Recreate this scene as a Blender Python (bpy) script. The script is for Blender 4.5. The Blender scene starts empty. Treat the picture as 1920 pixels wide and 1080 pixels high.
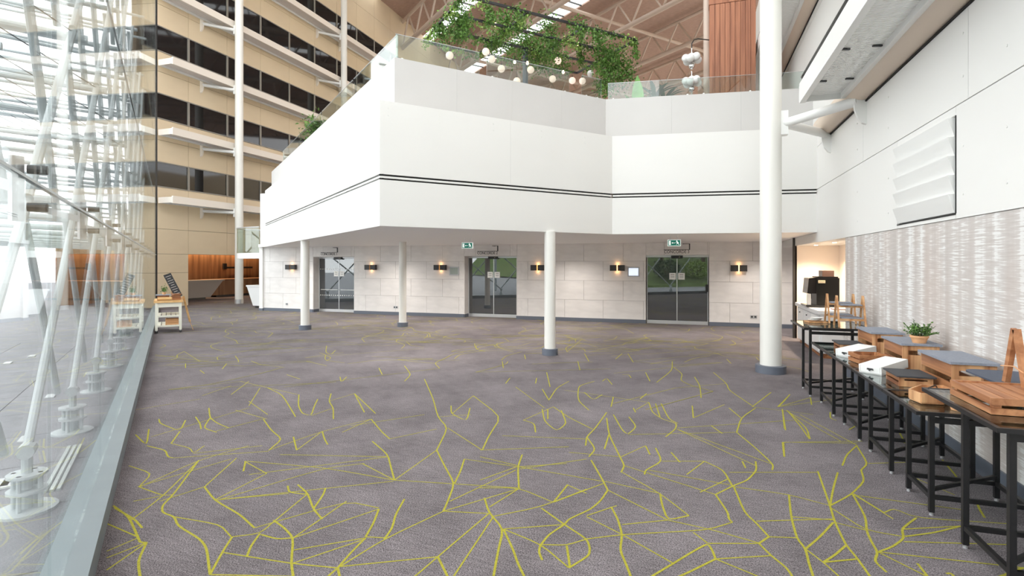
import bpy, math, random
from mathutils import Vector, Matrix
random.seed(7)
SC = bpy.context.scene
COL = SC.collection

# ------------------------------------------------------------------ camera, world, exposure
# world frame: X to the right across the hall, Y along the right-hand wall, metres
F, HY, CH = 1020.0, 494.0, 1.85
TH = math.atan(340 / 1020)
cd = bpy.data.cameras.new('camera')
cd.sensor_fit = 'HORIZONTAL'; cd.sensor_width = 36.0
cd.lens = 36.0 * F / 1920
cd.shift_y = -(540 - HY) / 1920
cd.clip_start = 0.05; cd.clip_end = 500
cam = bpy.data.objects.new('camera', cd); COL.objects.link(cam)
cam.location = (0, 0, CH); cam.rotation_euler = (math.pi / 2, 0, TH)
SC.camera = cam

w = bpy.data.worlds.new('overcast_sky'); SC.world = w; w.use_nodes = True
bgn = w.node_tree.nodes['Background']
bgn.inputs[0].default_value = (0.975, 0.985, 1.0, 1); bgn.inputs[1].default_value = 2.2
SC.view_settings.view_transform = 'Standard'
SC.view_settings.look = 'None'
SC.view_settings.gamma = 1.0
SC.view_settings.use_curve_mapping = False
SC.view_settings.exposure = 0.92

# ------------------------------------------------------------------ survey helpers
FW = Vector((-math.sin(TH), math.cos(TH), 0)); RT = Vector((math.cos(TH), math.sin(TH), 0)); UP = Vector((0, 0, 1))
C0 = Vector((0, 0, CH))
def ray(px, py): return FW + RT * ((px - 960) / F) + UP * ((HY - py) / F)
def onz(px, py, z):
    d = ray(px, py); return C0 + d * ((z - CH) / d.z)
def onX(px, py, x):
    d = ray(px, py); return C0 + d * (x / d.x)
def onY(px, py, y):
    d = ray(px, py); return C0 + d * (y / d.y)
def atd(px, py, D): return C0 + ray(px, py) * D
GD = Vector((-0.772, 0.6356, 0)).normalized(); GN = Vector((-GD.y, GD.x, 0))   # along the glass wall / outwards
if GN.x > 0: GN = -GN
def G(s, n, z): return GD * s + GN * n + UP * z
GYAW = math.atan2(GD.y, GD.x)

# ------------------------------------------------------------------ materials
def srgb(r, g, b):
    f = lambda c: ((c / 255) / 12.92) if c / 255 <= 0.04045 else (((c / 255) + 0.055) / 1.055) ** 2.4
    return (f(r), f(g), f(b), 1)
MATS = {}
def mat(name, col, rough=0.6, metal=0.0, spec=0.5, noise=None, bump=None, emit=None, alpha=None):
    """noise=(scale, strength, stretch xyz) varies the colour; bump=(scale,strength)"""
    m = bpy.data.materials.new(name); m.use_nodes = True; MATS[name] = m
    nt = m.node_tree; b = nt.nodes['Principled BSDF']
    b.inputs['Base Color'].default_value = col; b.inputs['Roughness'].default_value = rough
    b.inputs['Metallic'].default_value = metal; b.inputs['Specular IOR Level'].default_value = spec
    if emit:
        b.inputs['Emission Color'].default_value = emit[0]; b.inputs['Emission Strength'].default_value = emit[1]
    if noise or bump:
        tc = nt.nodes.new('ShaderNodeTexCoord')
    if noise:
        sc, st, sv = noise
        mp = nt.nodes.new('ShaderNodeMapping'); mp.inputs['Scale'].default_value = sv
        nt.links.new(tc.outputs['Object'], mp.inputs[0])
        nz = nt.nodes.new('ShaderNodeTexNoise'); nz.inputs['Scale'].default_value = sc; nz.inputs['Detail'].default_value = 6
        nt.links.new(mp.outputs[0], nz.inputs['Vector'])
        rp = nt.nodes.new('ShaderNodeMapRange'); rp.inputs[1].default_value = .3; rp.inputs[2].default_value = .7
        rp.inputs[3].default_value = 1 - st; rp.inputs[4].default_value = 1 + st
        nt.links.new(nz.outputs['Fac'], rp.inputs[0])
        mx = nt.nodes.new('ShaderNodeVectorMath'); mx.operation = 'SCALE'
        mx.inputs[0].default_value = col[:3]; nt.links.new(rp.outputs[0], mx.inputs['Scale'])
        nt.links.new(mx.outputs[0], b.inputs['Base Color'])
    if bump:
        nz2 = nt.nodes.new('ShaderNodeTexNoise'); nz2.inputs['Scale'].default_value = bump[0]
        nt.links.new(tc.outputs['Object'], nz2.inputs['Vector'])
        bp = nt.nodes.new('ShaderNodeBump'); bp.inputs['Strength'].default_value = bump[1]; bp.inputs['Distance'].default_value = .01
        nt.links.new(nz2.outputs['Fac'], bp.inputs['Height']); nt.links.new(bp.outputs[0], b.inputs['Normal'])
    return m
def wood(name, dark, light, scale=14, axis=0, rough=.5):
    m = bpy.data.materials.new(name); m.use_nodes = True; MATS[name] = m
    nt = m.node_tree; b = nt.nodes['Principled BSDF']; b.inputs['Roughness'].default_value = rough
    tc = nt.nodes.new('ShaderNodeTexCoord'); mp = nt.nodes.new('ShaderNodeMapping')
    sv = [scale, scale, scale]; sv[axis] = scale * .06; mp.inputs['Scale'].default_value = sv
    oi = nt.nodes.new('ShaderNodeObjectInfo'); nt.links.new(oi.outputs['Random'], mp.inputs['Location'])
    nz = nt.nodes.new('ShaderNodeTexNoise'); nz.inputs['Scale'].default_value = 1.0; nz.inputs['Detail'].default_value = 5; nz.inputs['Distortion'].default_value = .6
    cr = nt.nodes.new('ShaderNodeValToRGB'); cr.color_ramp.elements[0].position = .34; cr.color_ramp.elements[1].position = .66
    cr.color_ramp.elements[0].color = dark; cr.color_ramp.elements[1].color = light
    nt.links.new(tc.outputs['Object'], mp.inputs[0]); nt.links.new(mp.outputs[0], nz.inputs['Vector'])
    nt.links.new(nz.outputs['Fac'], cr.inputs[0]); nt.links.new(cr.outputs[0], b.inputs['Base Color'])
    return m
def glass(name, tint, refl=1.0, diffuse=None, dfac=0.0, base=0.04):
    """clear sheet glass: Schlick reflection over see-through (per surface)"""
    m = bpy.data.materials.new(name); m.use_nodes = True; MATS[name] = m
    nt = m.node_tree; nt.nodes.clear()
    out = nt.nodes.new('ShaderNodeOutputMaterial')
    lw = nt.nodes.new('ShaderNodeLayerWeight'); lw.inputs['Blend'].default_value = .5
    pw = nt.nodes.new('ShaderNodeMath'); pw.operation = 'POWER'; pw.inputs[1].default_value = 5
    nt.links.new(lw.outputs['Facing'], pw.inputs[0])
    ml = nt.nodes.new('ShaderNodeMath'); ml.operation = 'MULTIPLY_ADD'; ml.inputs[1].default_value = (1 - base) * refl; ml.inputs[2].default_value = base * refl
    nt.links.new(pw.outputs[0], ml.inputs[0])
    tr = nt.nodes.new('ShaderNodeBsdfTransparent'); tr.inputs[0].default_value = tint
    gl = nt.nodes.new('ShaderNodeBsdfGlossy'); gl.inputs['Roughness'].default_value = 0.0; gl.inputs[0].default_value = (.95, .97, .97, 1)
    body = tr.outputs[0]
    if diffuse:
        df = nt.nodes.new('ShaderNodeBsdfDiffuse'); df.inputs[0].default_value = diffuse
        m2 = nt.nodes.new('ShaderNodeMixShader'); m2.inputs[0].default_value = dfac
        nt.links.new(tr.outputs[0], m2.inputs[1]); nt.links.new(df.outputs[0], m2.inputs[2]); body = m2.outputs[0]
    mx = nt.nodes.new('ShaderNodeMixShader')
    nt.links.new(ml.outputs[0], mx.inputs[0]); nt.links.new(body, mx.inputs[1]); nt.links.new(gl.outputs[0], mx.inputs[2])
    nt.links.new(mx.outputs[0], out.inputs[0])
    return m

mat('white_wall', (.80, .79, .765, 1), .55, noise=(1.2, .015, (1, 1, 1)))
mat('white_paint', (.84, .84, .82, 1), .35)
mat('column_paint', (.80, .785, .74, 1), .4)
mat('parapet_paint', (.60, .585, .57, 1), .55, noise=(.8, .03, (1, 1, 1)))
mat('soffit_paint', (.87, .86, .85, 1), .7)
mat('base_grey', srgb(98, 104, 116), .5)
mat('stone_panel', (.77, .74, .72, 1), .55, noise=(2.2, .07, (1, 1, 1.6)))
mat('joint', (.46, .435, .42, 1), .9)
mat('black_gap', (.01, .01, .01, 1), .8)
mat('black_metal', (.012, .012, .013, 1), .38)
mat('dark_bronze', (.03, .027, .025, 1), .45)
mat('beige_panel', srgb(220, 202, 172), .6, noise=(1.1, .04, (1, 1, 1)))
mat('beige_joint', srgb(120, 105, 86), .9)
mat('fascia_beige', srgb(232, 224, 214), .5)
mat('window_dark', (.012, .012, .013, 1), .04, spec=.4)
mat('mullion_grey', srgb(140, 136, 128), .45)
mat('roof_board', srgb(176, 148, 134), .9, noise=(3, .22, (1, 9, 1)))
mat('truss_paint', srgb(196, 178, 164), .5)
mat('sill_steel', srgb(128, 138, 142), .42, noise=(3, .05, (1, 1, 1)))
mat('steel_white', srgb(206, 214, 215), .4)
mat('fitting_steel', srgb(70, 72, 74), .4, metal=.5)
mat('paving', srgb(150, 152, 156), .85, noise=(5, .08, (1, 1, 1)))
mat('paving_joint', srgb(108, 110, 114), .9)
mat('paver_light', srgb(225, 228, 228), .7)
mat('duct_beige', srgb(222, 205, 188), .55)
mat('bulkhead', (.74, .73, .71, 1), .6)
mat('niche_wall', srgb(240, 226, 212), .6)
mat('counter_white', (.74, .74, .74, 1), .4)
mat('counter_grey', srgb(176, 170, 165), .5)
mat('brushed', srgb(205, 206, 208), .35, metal=.6)
mat('paper', (.85, .85, .83, 1), .7)
mat('ink', (.05, .05, .05, 1), .8)
mat('exit_green', srgb(0, 120, 100), .4, emit=(srgb(0, 130, 110), .12))
mat('exit_white', (.85, .9, .88, 1), .4, emit=((.9, 1, .95, 1), .3))
mat('screen_on', srgb(215, 222, 235), .3, emit=(srgb(205, 215, 235), .55))
mat('screen_off', srgb(150, 160, 152), .3)
mat('frame_silver', srgb(190, 192, 196), .35)
mat('lamp_white', (1, .95, .88, 1), .5, emit=((1, .93, .82, 1), 9))
mat('lamp_globe', srgb(240, 212, 194), .5, emit=((1, .80, .70, 1), .36))
mat('globe_white', (.85, .85, .84, 1), .25)
mat('bulb_glow', (1, .8, .5, 1), .4, emit=((1, .72, .35, 1), 7))
mat('warm_strip', (1, .55, .18, 1), .5, emit=((1, .42, .10, 1), 6))
mat('chrome', (.8, .8, .8, 1), .08, metal=1)
mat('slate_light', srgb(136, 141, 152), .7, noise=(60, .12, (1, 1, 1)))
mat('slate_dark', srgb(62, 64, 68), .65, noise=(50, .12, (1, 1, 1)))
mat('slate_blue', srgb(72, 80, 96), .6, noise=(50, .1, (1, 1, 1)))
mat('terracotta', srgb(222, 168, 122), .75, noise=(20, .08, (1, 1, 1)))
mat('soil', srgb(70, 45, 32), .95)
mat('leaf', srgb(90, 128, 52), .55, noise=(9, .6, (1, 1, 1)))
mat('leaf_light', srgb(142, 172, 84), .5, noise=(9, .35, (1, 1, 1)))
mat('leaf_banana', srgb(100, 150, 62), .4, noise=(6, .25, (1, 1, 1)))
mat('leaf_dark', srgb(46, 76, 36), .6, noise=(4, .45, (1, 1, 1)))
mat('twig', srgb(66, 50, 36), .9)
mat('bark', srgb(92, 76, 62), .95, noise=(8, .25, (4, 4, 1)))
mat('cream_paint', srgb(232, 230, 216), .45)
mat('rubber', (.03, .03, .03, 1), .7)
mat('machine_black', (.006, .006, .006, 1), .35, spec=.3)
mat('machine_gloss', (.008, .008, .009, 1), .12)
mat('machine_label', srgb(214, 196, 160), .5)
mat('hopper_brown', srgb(72, 56, 50), .2)
mat('ceramic', (.85, .85, .84, 1), .2)
mat('red_book', srgb(170, 40, 40), .6)
mat('chalkboard', srgb(38, 38, 40), .6)
mat('drain_white', srgb(214, 222, 218), .5)
mat('pole_slate', srgb(70, 76, 90), .45)
mat('grass', srgb(96, 118, 62), .95, noise=(2, .3, (1, 1, 1)))
mat('carpet_yellow', srgb(160, 154, 46), .95, noise=(60, .22, (1, 1, 1)))
wood('wood_oak', srgb(176, 124, 80), srgb(214, 168, 120), 12, 1)
wood('wood_acacia', srgb(122, 74, 46), srgb(190, 132, 88), 12, 1)
wood('wood_acacia_end', srgb(150, 96, 60), srgb(226, 178, 130), 10, 2)
wood('wood_teak', srgb(150, 96, 62), srgb(196, 140, 98), 16, 1)
wood('wood_pine', srgb(206, 158, 98), srgb(226, 184, 126), 10, 0)
wood('wood_kiosk', srgb(138, 84, 58), srgb(176, 116, 84), 9, 2)
wood('wood_wall', srgb(122, 84, 54), srgb(164, 118, 78), 5, 2, .55)
glass('clear_glass', (.955, .968, .966, 1), refl=.72)
glass('balustrade_glass', (.86, .91, .89, 1), base=.06)
glass('door_glass', (.30, .34, .36, 1), diffuse=(.09, .10, .11, 1), dfac=.45, base=.16)
glass('table_glass', (.55, .62, .60, 1), base=.05)

def carpet():
    m = bpy.data.materials.new('carpet'); m.use_nodes = True; MATS['carpet'] = m
    nt = m.node_tree; b = nt.nodes['Principled BSDF']; b.inputs['Roughness'].default_value = .97; b.inputs['Specular IOR Level'].default_value = .08
    tc = nt.nodes.new('ShaderNodeTexCoord')
    def nz(scale, sv, det, rough=.6):
        mp = nt.nodes.new('ShaderNodeMapping'); mp.inputs['Scale'].default_value = sv; mp.inputs['Rotation'].default_value = (0, 0, .9)
        nt.links.new(tc.outputs['Object'], mp.inputs[0])
        n = nt.nodes.new('ShaderNodeTexNoise'); n.inputs['Scale'].default_value = scale; n.inputs['Detail'].default_value = det; n.inputs['Roughness'].default_value = rough
        nt.links.new(mp.outputs[0], n.inputs['Vector']); return n.outputs['Fac']
    a = nz(115, (1, 1, 1), 2, .7); s = nz(14, (.5, 4, 1), 3); p = nz(1.4, (1, 1, 1), 4)
    def mr(x, lo, hi, a0=.3, a1=.7):
        r = nt.nodes.new('ShaderNodeMapRange'); r.inputs[1].default_value = a0; r.inputs[2].default_value = a1
        r.inputs[3].default_value = lo; r.inputs[4].default_value = hi; nt.links.new(x, r.inputs[0]); return r.outputs[0]
    def mul(x, y):
        k = nt.nodes.new('ShaderNodeMath'); k.operation = 'MULTIPLY'; nt.links.new(x, k.inputs[0]); nt.links.new(y, k.inputs[1]); return k.outputs[0]
    f = mul(mul(mr(a, .2, 1.8), mr(s, .8, 1.2)), mr(p, .8, 1.2))
    v = nt.nodes.new('ShaderNodeVectorMath'); v.operation = 'SCALE'; v.inputs[0].default_value = srgb(116, 110, 112)[:3]
    nt.links.new(f, v.inputs['Scale']); nt.links.new(v.outputs[0], b.inputs['Base Color'])
    bp = nt.nodes.new('ShaderNodeBump'); bp.inputs['Strength'].default_value = .25; bp.inputs['Distance'].default_value = .004
    nt.links.new(a, bp.inputs['Height']); nt.links.new(bp.outputs[0], b.inputs['Normal'])
carpet()
def wallpaper():
    m = bpy.data.materials.new('wallpaper'); m.use_nodes = True; MATS['wallpaper'] = m
    nt = m.node_tree; b = nt.nodes['Principled BSDF']; b.inputs['Roughness'].default_value = .55
    tc = nt.nodes.new('ShaderNodeTexCoord')
    def mapn(sv, scale, det=4):
        mp = nt.nodes.new('ShaderNodeMapping'); mp.inputs['Scale'].default_value = sv; nt.links.new(tc.outputs['Object'], mp.inputs[0])
        n = nt.nodes.new('ShaderNodeTexNoise'); n.inputs['Scale'].default_value = scale; n.inputs['Detail'].default_value = det
        nt.links.new(mp.outputs[0], n.inputs['Vector']); return n.outputs['Fac']
    rag = mapn((1, 4.2, 72), 1.0, 3)            # ragged horizontal teeth
    col = mapn((1, 4.2, .08), 1.0, 3)           # broad vertical columns
    fine = mapn((1, 5, 90), 1.0, 2)
    warm = mapn((1, 1.6, .5), 1.0, 3)
    ad = nt.nodes.new('ShaderNodeMath'); ad.operation = 'MULTIPLY_ADD'; ad.inputs[1].default_value = .75; nt.links.new(rag, ad.inputs[0]); nt.links.new(col, ad.inputs[2])
    ad2 = nt.nodes.new('ShaderNodeMath'); ad2.operation = 'MULTIPLY_ADD'; ad2.inputs[1].default_value = .18; nt.links.new(fine, ad2.inputs[0]); nt.links.new(ad.outputs[0], ad2.inputs[2])
    rm = nt.nodes.new('ShaderNodeMapRange'); rm.inputs[1].default_value = .70; rm.inputs[2].default_value = 1.22; nt.links.new(ad2.outputs[0], rm.inputs[0])
    cr = nt.nodes.new('ShaderNodeValToRGB'); nt.links.new(rm.outputs[0], cr.inputs[0])
    e = cr.color_ramp.elements; e[0].position = .15; e[0].color = srgb(190, 182, 177); e[1].position = .78; e[1].color = srgb(230, 229, 227)
    k = e.new(.60); k.color = srgb(203, 197, 193)
    wr = nt.nodes.new('ShaderNodeMapRange'); wr.inputs[1].default_value = .48; wr.inputs[2].default_value = .75; wr.inputs[3].default_value = 0; wr.inputs[4].default_value = .45
    nt.links.new(warm, wr.inputs[0])
    mx = nt.nodes.new('ShaderNodeMix'); mx.data_type = 'RGBA'; nt.links.new(wr.outputs[0], mx.inputs[0])
    nt.links.new(cr.outputs[0], mx.inputs[6]); mx.inputs[7].default_value = srgb(196, 176, 164)
    nt.links.new(mx.outputs[2], b.inputs['Base Color'])
wallpaper()
def meshdeck():
    m = bpy.data.materials.new('mesh_deck'); m.use_nodes = True; MATS['mesh_deck'] = m
    nt = m.node_tree; b = nt.nodes['Principled BSDF']; b.inputs['Roughness'].default_value = .5
    tc = nt.nodes.new('ShaderNodeTexCoord'); wv = nt.nodes.new('ShaderNodeTexWave'); wv.bands_direction = 'Y'; wv.inputs['Scale'].default_value = 6.0
    nt.links.new(tc.outputs['Object'], wv.inputs['Vector'])
    cr = nt.nodes.new('ShaderNodeValToRGB'); cr.color_ramp.elements[0].color = srgb(196, 186, 184); cr.color_ramp.elements[1].color = srgb(236, 232, 230)
    nt.links.new(wv.outputs['Fac'], cr.inputs[0]); nt.links.new(cr.outputs[0], b.inputs['Base Color'])
    bp = nt.nodes.new('ShaderNodeBump'); bp.inputs['Strength'].default_value = .5; bp.inputs['Distance'].default_value = .01
    nt.links.new(wv.outputs['Fac'], bp.inputs['Height']); nt.links.new(bp.outputs[0], b.inputs['Normal'])
meshdeck()

# ------------------------------------------------------------------ mesh helpers
WL = {}
def wloc(o): return WL.get(o.name, Vector((0, 0, 0))) if o else Vector((0, 0, 0))
class MB:
    def __init__(s): s.v = []; s.f = []
    def add(s, vs, fs):
        n = len(s.v); s.v += [tuple(x) for x in vs]; s.f += [tuple(i + n for i in q) for q in fs]; return s
    def box(s, c, d, rz=0, M=None):
        x, y, z = d[0] / 2, d[1] / 2, d[2] / 2
        R = M if M else Matrix.Rotation(rz, 3, 'Z'); c = Vector(c)
        vs = [c + R @ Vector(p) for p in ((-x, -y, -z), (x, -y, -z), (x, y, -z), (-x, y, -z), (-x, -y, z), (x, -y, z), (x, y, z), (-x, y, z))]
        return s.add(vs, [(0, 3, 2, 1), (4, 5, 6, 7), (0, 1, 5, 4), (1, 2, 6, 5), (2, 3, 7, 6), (3, 0, 4, 7)])
    def bb(s, x0, x1, y0, y1, z0, z1): return s.box(((x0 + x1) / 2, (y0 + y1) / 2, (z0 + z1) / 2), (x1 - x0, y1 - y0, z1 - z0))
    def bar(s, p, q, wd, ht):
        p, q = Vector(p), Vector(q); d = q - p; L = d.length; x = d.normalized()
        u = Vector((0, 0, 1)) if abs(x.z) < .95 else Vector((0, 1, 0))
        y = u.cross(x).normalized(); z = x.cross(y)
        return s.box((p + q) / 2, (L, wd, ht), M=Matrix((x, y, z)).transposed())
    def tube(s, p, q, r, n=10, r2=None):
        return s.path([p, q], [r, r if r2 is None else r2], n)
    def path(s, pts, r, n=8, caps=True):
        pts = [Vector(p) for p in pts]; rr = r if isinstance(r, list) else [r] * len(pts)
        vs = []; fs = []; prev = None
        for i, p in enumerate(pts):
            d = (pts[min(i + 1, len(pts) - 1)] - pts[max(i - 1, 0)]).normalized()
            if prev is None:
                u = Vector((0, 0, 1)) if abs(d.z) < .9 else Vector((1, 0, 0)); a = d.cross(u).normalized()
            else: a = (prev - d * prev.dot(d)).normalized()
            prev = a; b = d.cross(a)
            vs += [p + (a * math.cos(t) + b * math.sin(t)) * rr[i] for t in [2 * math.pi * k / n for k in range(n)]]
        for i in range(len(pts) - 1):
            for k in range(n):
                fs.append((i * n + k, i * n + (k + 1) % n, (i + 1) * n + (k + 1) % n, (i + 1) * n + k))
        if caps: fs += [tuple(range(n - 1, -1, -1)), tuple((len(pts) - 1) * n + k for k in range(n))]
        return s.add(vs, fs)
    def lathe(s, c, prof, n=20, cap=True):
        c = Vector(c); vs = []; fs = []
        for r, z in prof: vs += [c + Vector((r * math.cos(2 * math.pi * k / n), r * math.sin(2 * math.pi * k / n), z)) for k in range(n)]
        for i in range(len(prof) - 1):
            for k in range(n): fs.append((i * n + k, i * n + (k + 1) % n, (i + 1) * n + (k + 1) % n, (i + 1) * n + k))
        if cap: fs += [tuple(range(n - 1, -1, -1)), tuple((len(prof) - 1) * n + k for k in range(n))]
        return s.add(vs, fs)
    def sphere(s, c, r, n=14, m=9, sq=1.0):
        return s.lathe(c, [(max(1e-4, r * math.sin(math.pi * i / m)), -r * sq * math.cos(math.pi * i / m)) for i in range(m + 1)], n)
    def prism(s, poly, z0, z1):
        n = len(poly); vs = [(x, y, z0) for x, y in poly] + [(x, y, z1) for x, y in poly]
        fs = [tuple(range(n - 1, -1, -1)), tuple(range(n, 2 * n))] + [(i, (i + 1) % n, n + (i + 1) % n, n + i) for i in range(n)]
        return s.add(vs, fs)
    def build(s, name, material, parent=None, local=False, smooth=True):
        off = Vector((0, 0, 0)) if local else wloc(parent)
        me = bpy.data.meshes.new(name)
        me.from_pydata([(x - off.x, y - off.y, z - off.z) for x, y, z in s.v], [], s.f); me.update()
        me.materials.append(MATS[material])
        if smooth:
            me.shade_smooth(); me.set_sharp_from_angle(angle=math.radians(35))
        o = bpy.data.objects.new(name, me); COL.objects.link(o)
        if parent: o.parent = parent; WL[o.name] = Vector(off) if not local else wloc(parent)
        return o
def tag(o, label, cat=None, group=None, kind=None):
    o['label'] = label
    if cat: o['category'] = cat
    if group: o['group'] = group
    if kind: o['kind'] = kind
    return o
def thing(name, label, cat, loc=(0, 0, 0), rz=0, group=None, kind=None):
    o = bpy.data.objects.new(name, None); COL.objects.link(o); o.location = loc; o.rotation_euler = (0, 0, rz)
    o.empty_display_size = .1
    WL[o.name] = Vector(loc); return tag(o, label, cat, group, kind)
def struct(o, label=None):
    o['kind'] = 'structure'
    if label: o['label'] = label
    return o
CUBES = {}
def piece(name, parent, c, d, rz, material):
    """one shared unit cube per material, scaled and placed (walls, panels, panes)"""
    me = CUBES.get(material)
    if not me:
        me = bpy.data.meshes.new('piece_' + material)
        me.from_pydata([(x, y, z) for z in (-.5, .5) for x, y in ((-.5, -.5), (.5, -.5), (.5, .5), (-.5, .5))], [],
                       [(0, 3, 2, 1), (4, 5, 6, 7), (0, 1, 5, 4), (1, 2, 6, 5), (2, 3, 7, 6), (3, 0, 4, 7)])
        me.update(); me.materials.append(MATS[material]); CUBES[material] = me
    o = bpy.data.objects.new(name, me); COL.objects.link(o)
    o.location = Vector(c) - wloc(parent); o.scale = d; o.rotation_euler = (0, 0, rz)
    if parent: o.parent = parent
    return o
def copy_tree(o, parent=None):
    c = o.copy(); COL.objects.link(c)
    if parent: c.parent = parent
    for ch in list(o.children): copy_tree(ch, c)
    return c
def leaves(mb, pts, size, rnd, droop=.3, aspect=.55):
    for p in pts:
        p = Vector(p); s = size * rnd.uniform(.6, 1.25)
        a = rnd.uniform(0, 2 * math.pi); t = rnd.uniform(-.9, .9) - droop
        d = Vector((math.cos(a) * math.cos(t), math.sin(a) * math.cos(t), math.sin(t)))
        u = d.cross(Vector((rnd.uniform(-1, 1), rnd.uniform(-1, 1), rnd.uniform(.2, 1)))).normalized() * s * aspect * .5
        n = u.cross(d).normalized() * s * .12
        mb.add([p, p + d * s * .5 + u + n, p + d * s, p + d * s * .5 - u + n], [(0, 1, 2), (0, 2, 3)])

# ================================================================== STRUCTURE
# ---- floor
XR = 2.40; YB = 17.2; XF = -21.1
fl = MB(); 
fpoly = [G(-4.6, .38, 0), G(26.2, .38, 0), Vector((-27, 17.0, 0)), Vector((-27, 30, 0)), Vector((3.4, 30, 0))]
floor = struct(fl.prism([(p.x, p.y) for p in fpoly], -.10, 0).build('floor', 'carpet', smooth=False), 'grey carpet with branching yellow lines')

# yellow line pattern woven into the carpet, as thin ribbons lying on it
LINES = []
def L(ox, oy, sc, txt):
    for row in txt.strip().split('\n'):
        row = row.strip()
        if not row: continue
        wdt = .0155 if row[0] == 'T' else .0115
        pts = [tuple(float(a) for a in q.split(',')) for q in row[1:].split()]
        LINES.append((wdt, [onz(ox + x / sc, oy + y / sc, 0) for x, y in pts]))
L(200, 640, 2.4, '''
T 30,740 100,790 140,880 150,905 180,905
T 35,750 125,800 160,840
T 180,905 140,990 155,1090
t 0,820 140,880
t 0,945 140,885
t 0,975 180,905
t 0,1030 180,905
T 415,535 300,690 250,740 250,770 305,790 320,830 420,890 450,930 465,1050
t 305,790 510,825 560,880
T 465,1050 520,950 565,880
t 465,1050 840,1058
t 565,880 690,865 760,805 900,690
T 440,655 485,715 600,780 665,840
t 440,655 585,525
t 485,715 720,595
t 620,540 720,595
T 615,585 625,540 620,540
t 150,655 415,535 640,470
t 145,655 255,695 300,690
t 110,805 255,695 415,535
t 485,715 820,685
T 815,650 820,680 910,690
T 860,645 905,685 930,755 970,800
T 985,660 975,690 930,755
t 665,840 1080,720 1225,750
t 1080,720 840,885
T 750,805 800,840 840,885 830,1000 845,1090
T 690,865 650,920 630,970
t 520,950 830,1000 1035,1020
T 695,870 765,890 840,885
t 840,885 1225,755
T 1225,755 1200,820 1165,880
T 1340,710 1300,780 1285,840 1250,890
t 1165,880 1250,885
t 840,940 1165,885
t 835,1000 1165,890
T 1165,885 1100,950 1040,1020
t 1040,1020 1250,890 1515,765
T 1040,1020 970,1080
T 1040,1020 1055,1090
t 1040,1015 1490,970
T 1490,970 1520,1030 1550,1090
t 1490,970 1390,1056 1340,1090
t 1490,970 1720,775
t 1540,1090 1740,790
T 1700,705 1720,770 1785,845 1760,950 1735,1090
T 1785,845 1830,940 1850,1000 1895,1090
t 1515,765 1720,775
T 1485,490 1520,560 1565,640 1535,720 1515,765
T 1610,530 1590,590 1565,640
t 1610,530 1850,565
T 1870,510 1850,565 1855,660
t 1515,765 1850,665
t 1545,720 1840,580
T 1195,450 1265,510 1280,570 1295,625
t 1295,625 1485,490
t 1150,550 1295,625
t 1295,625 1850,660
T 1430,170 1470,260 1490,340 1535,390 1485,490
T 1650,245 1775,340 1720,425 1690,490
T 1550,290 1550,325 1620,360 1635,300
t 1555,325 1650,245
T 705,350 740,400 790,440 730,490
t 730,490 970,405 1190,350
T 970,405 980,440 995,465
T 840,430 855,490
t 855,490 970,405
T 1190,350 1240,410 1275,440
T 1115,235 1160,320
T 1115,235 1210,325
t 1115,235 1000,270
T 865,240 862,290 880,325 920,335 935,290 950,260
T 725,210 790,240 850,340
t 640,270 725,330
T 1010,235 1000,270 1020,300 1020,350
t 1020,300 920,335
T 190,395 180,470 130,420
T 180,470 265,490 275,520 300,525
T 235,350 240,370 330,405 355,355
T 330,405 290,460
T 400,340 420,370 425,395
T 460,300 465,345 500,370 550,390
T 465,345 435,390 495,410
t 290,460 375,480 390,505 440,470
t 300,525 730,495
t 390,505 700,470
t 780,510 1265,520
t 630,540 985,570 1295,625
t 500,715 985,570 1160,550
t 485,715 1290,630
t 200,430 640,300
t 140,655 560,530
t 120,310 420,260
t 330,210 610,180
t 240,720 440,655
t 100,560 205,595 145,655
t 120,720 255,695
t 60,760 110,805
t 640,600 1265,520
T 900,90 990,110
T 1225,120 1240,150
T 1340,110 1370,150 1340,180
T 420,130 440,145
T 540,100 520,125
t 600,180 860,240
t 560,240 640,180
T 990,20 985,50 1010,60 1030,40
T 810,150 870,170
T 1050,160 1055,185 1080,160
T 355,100 355,120
t 430,245 560,200
t 690,210 640,290
t 580,310 720,350
t 490,405 700,350
t 1100,380 1430,330
t 1060,410 1190,350
t 1270,440 1485,395
t 1535,390 1690,490
t 1490,340 1640,330
''')
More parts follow.
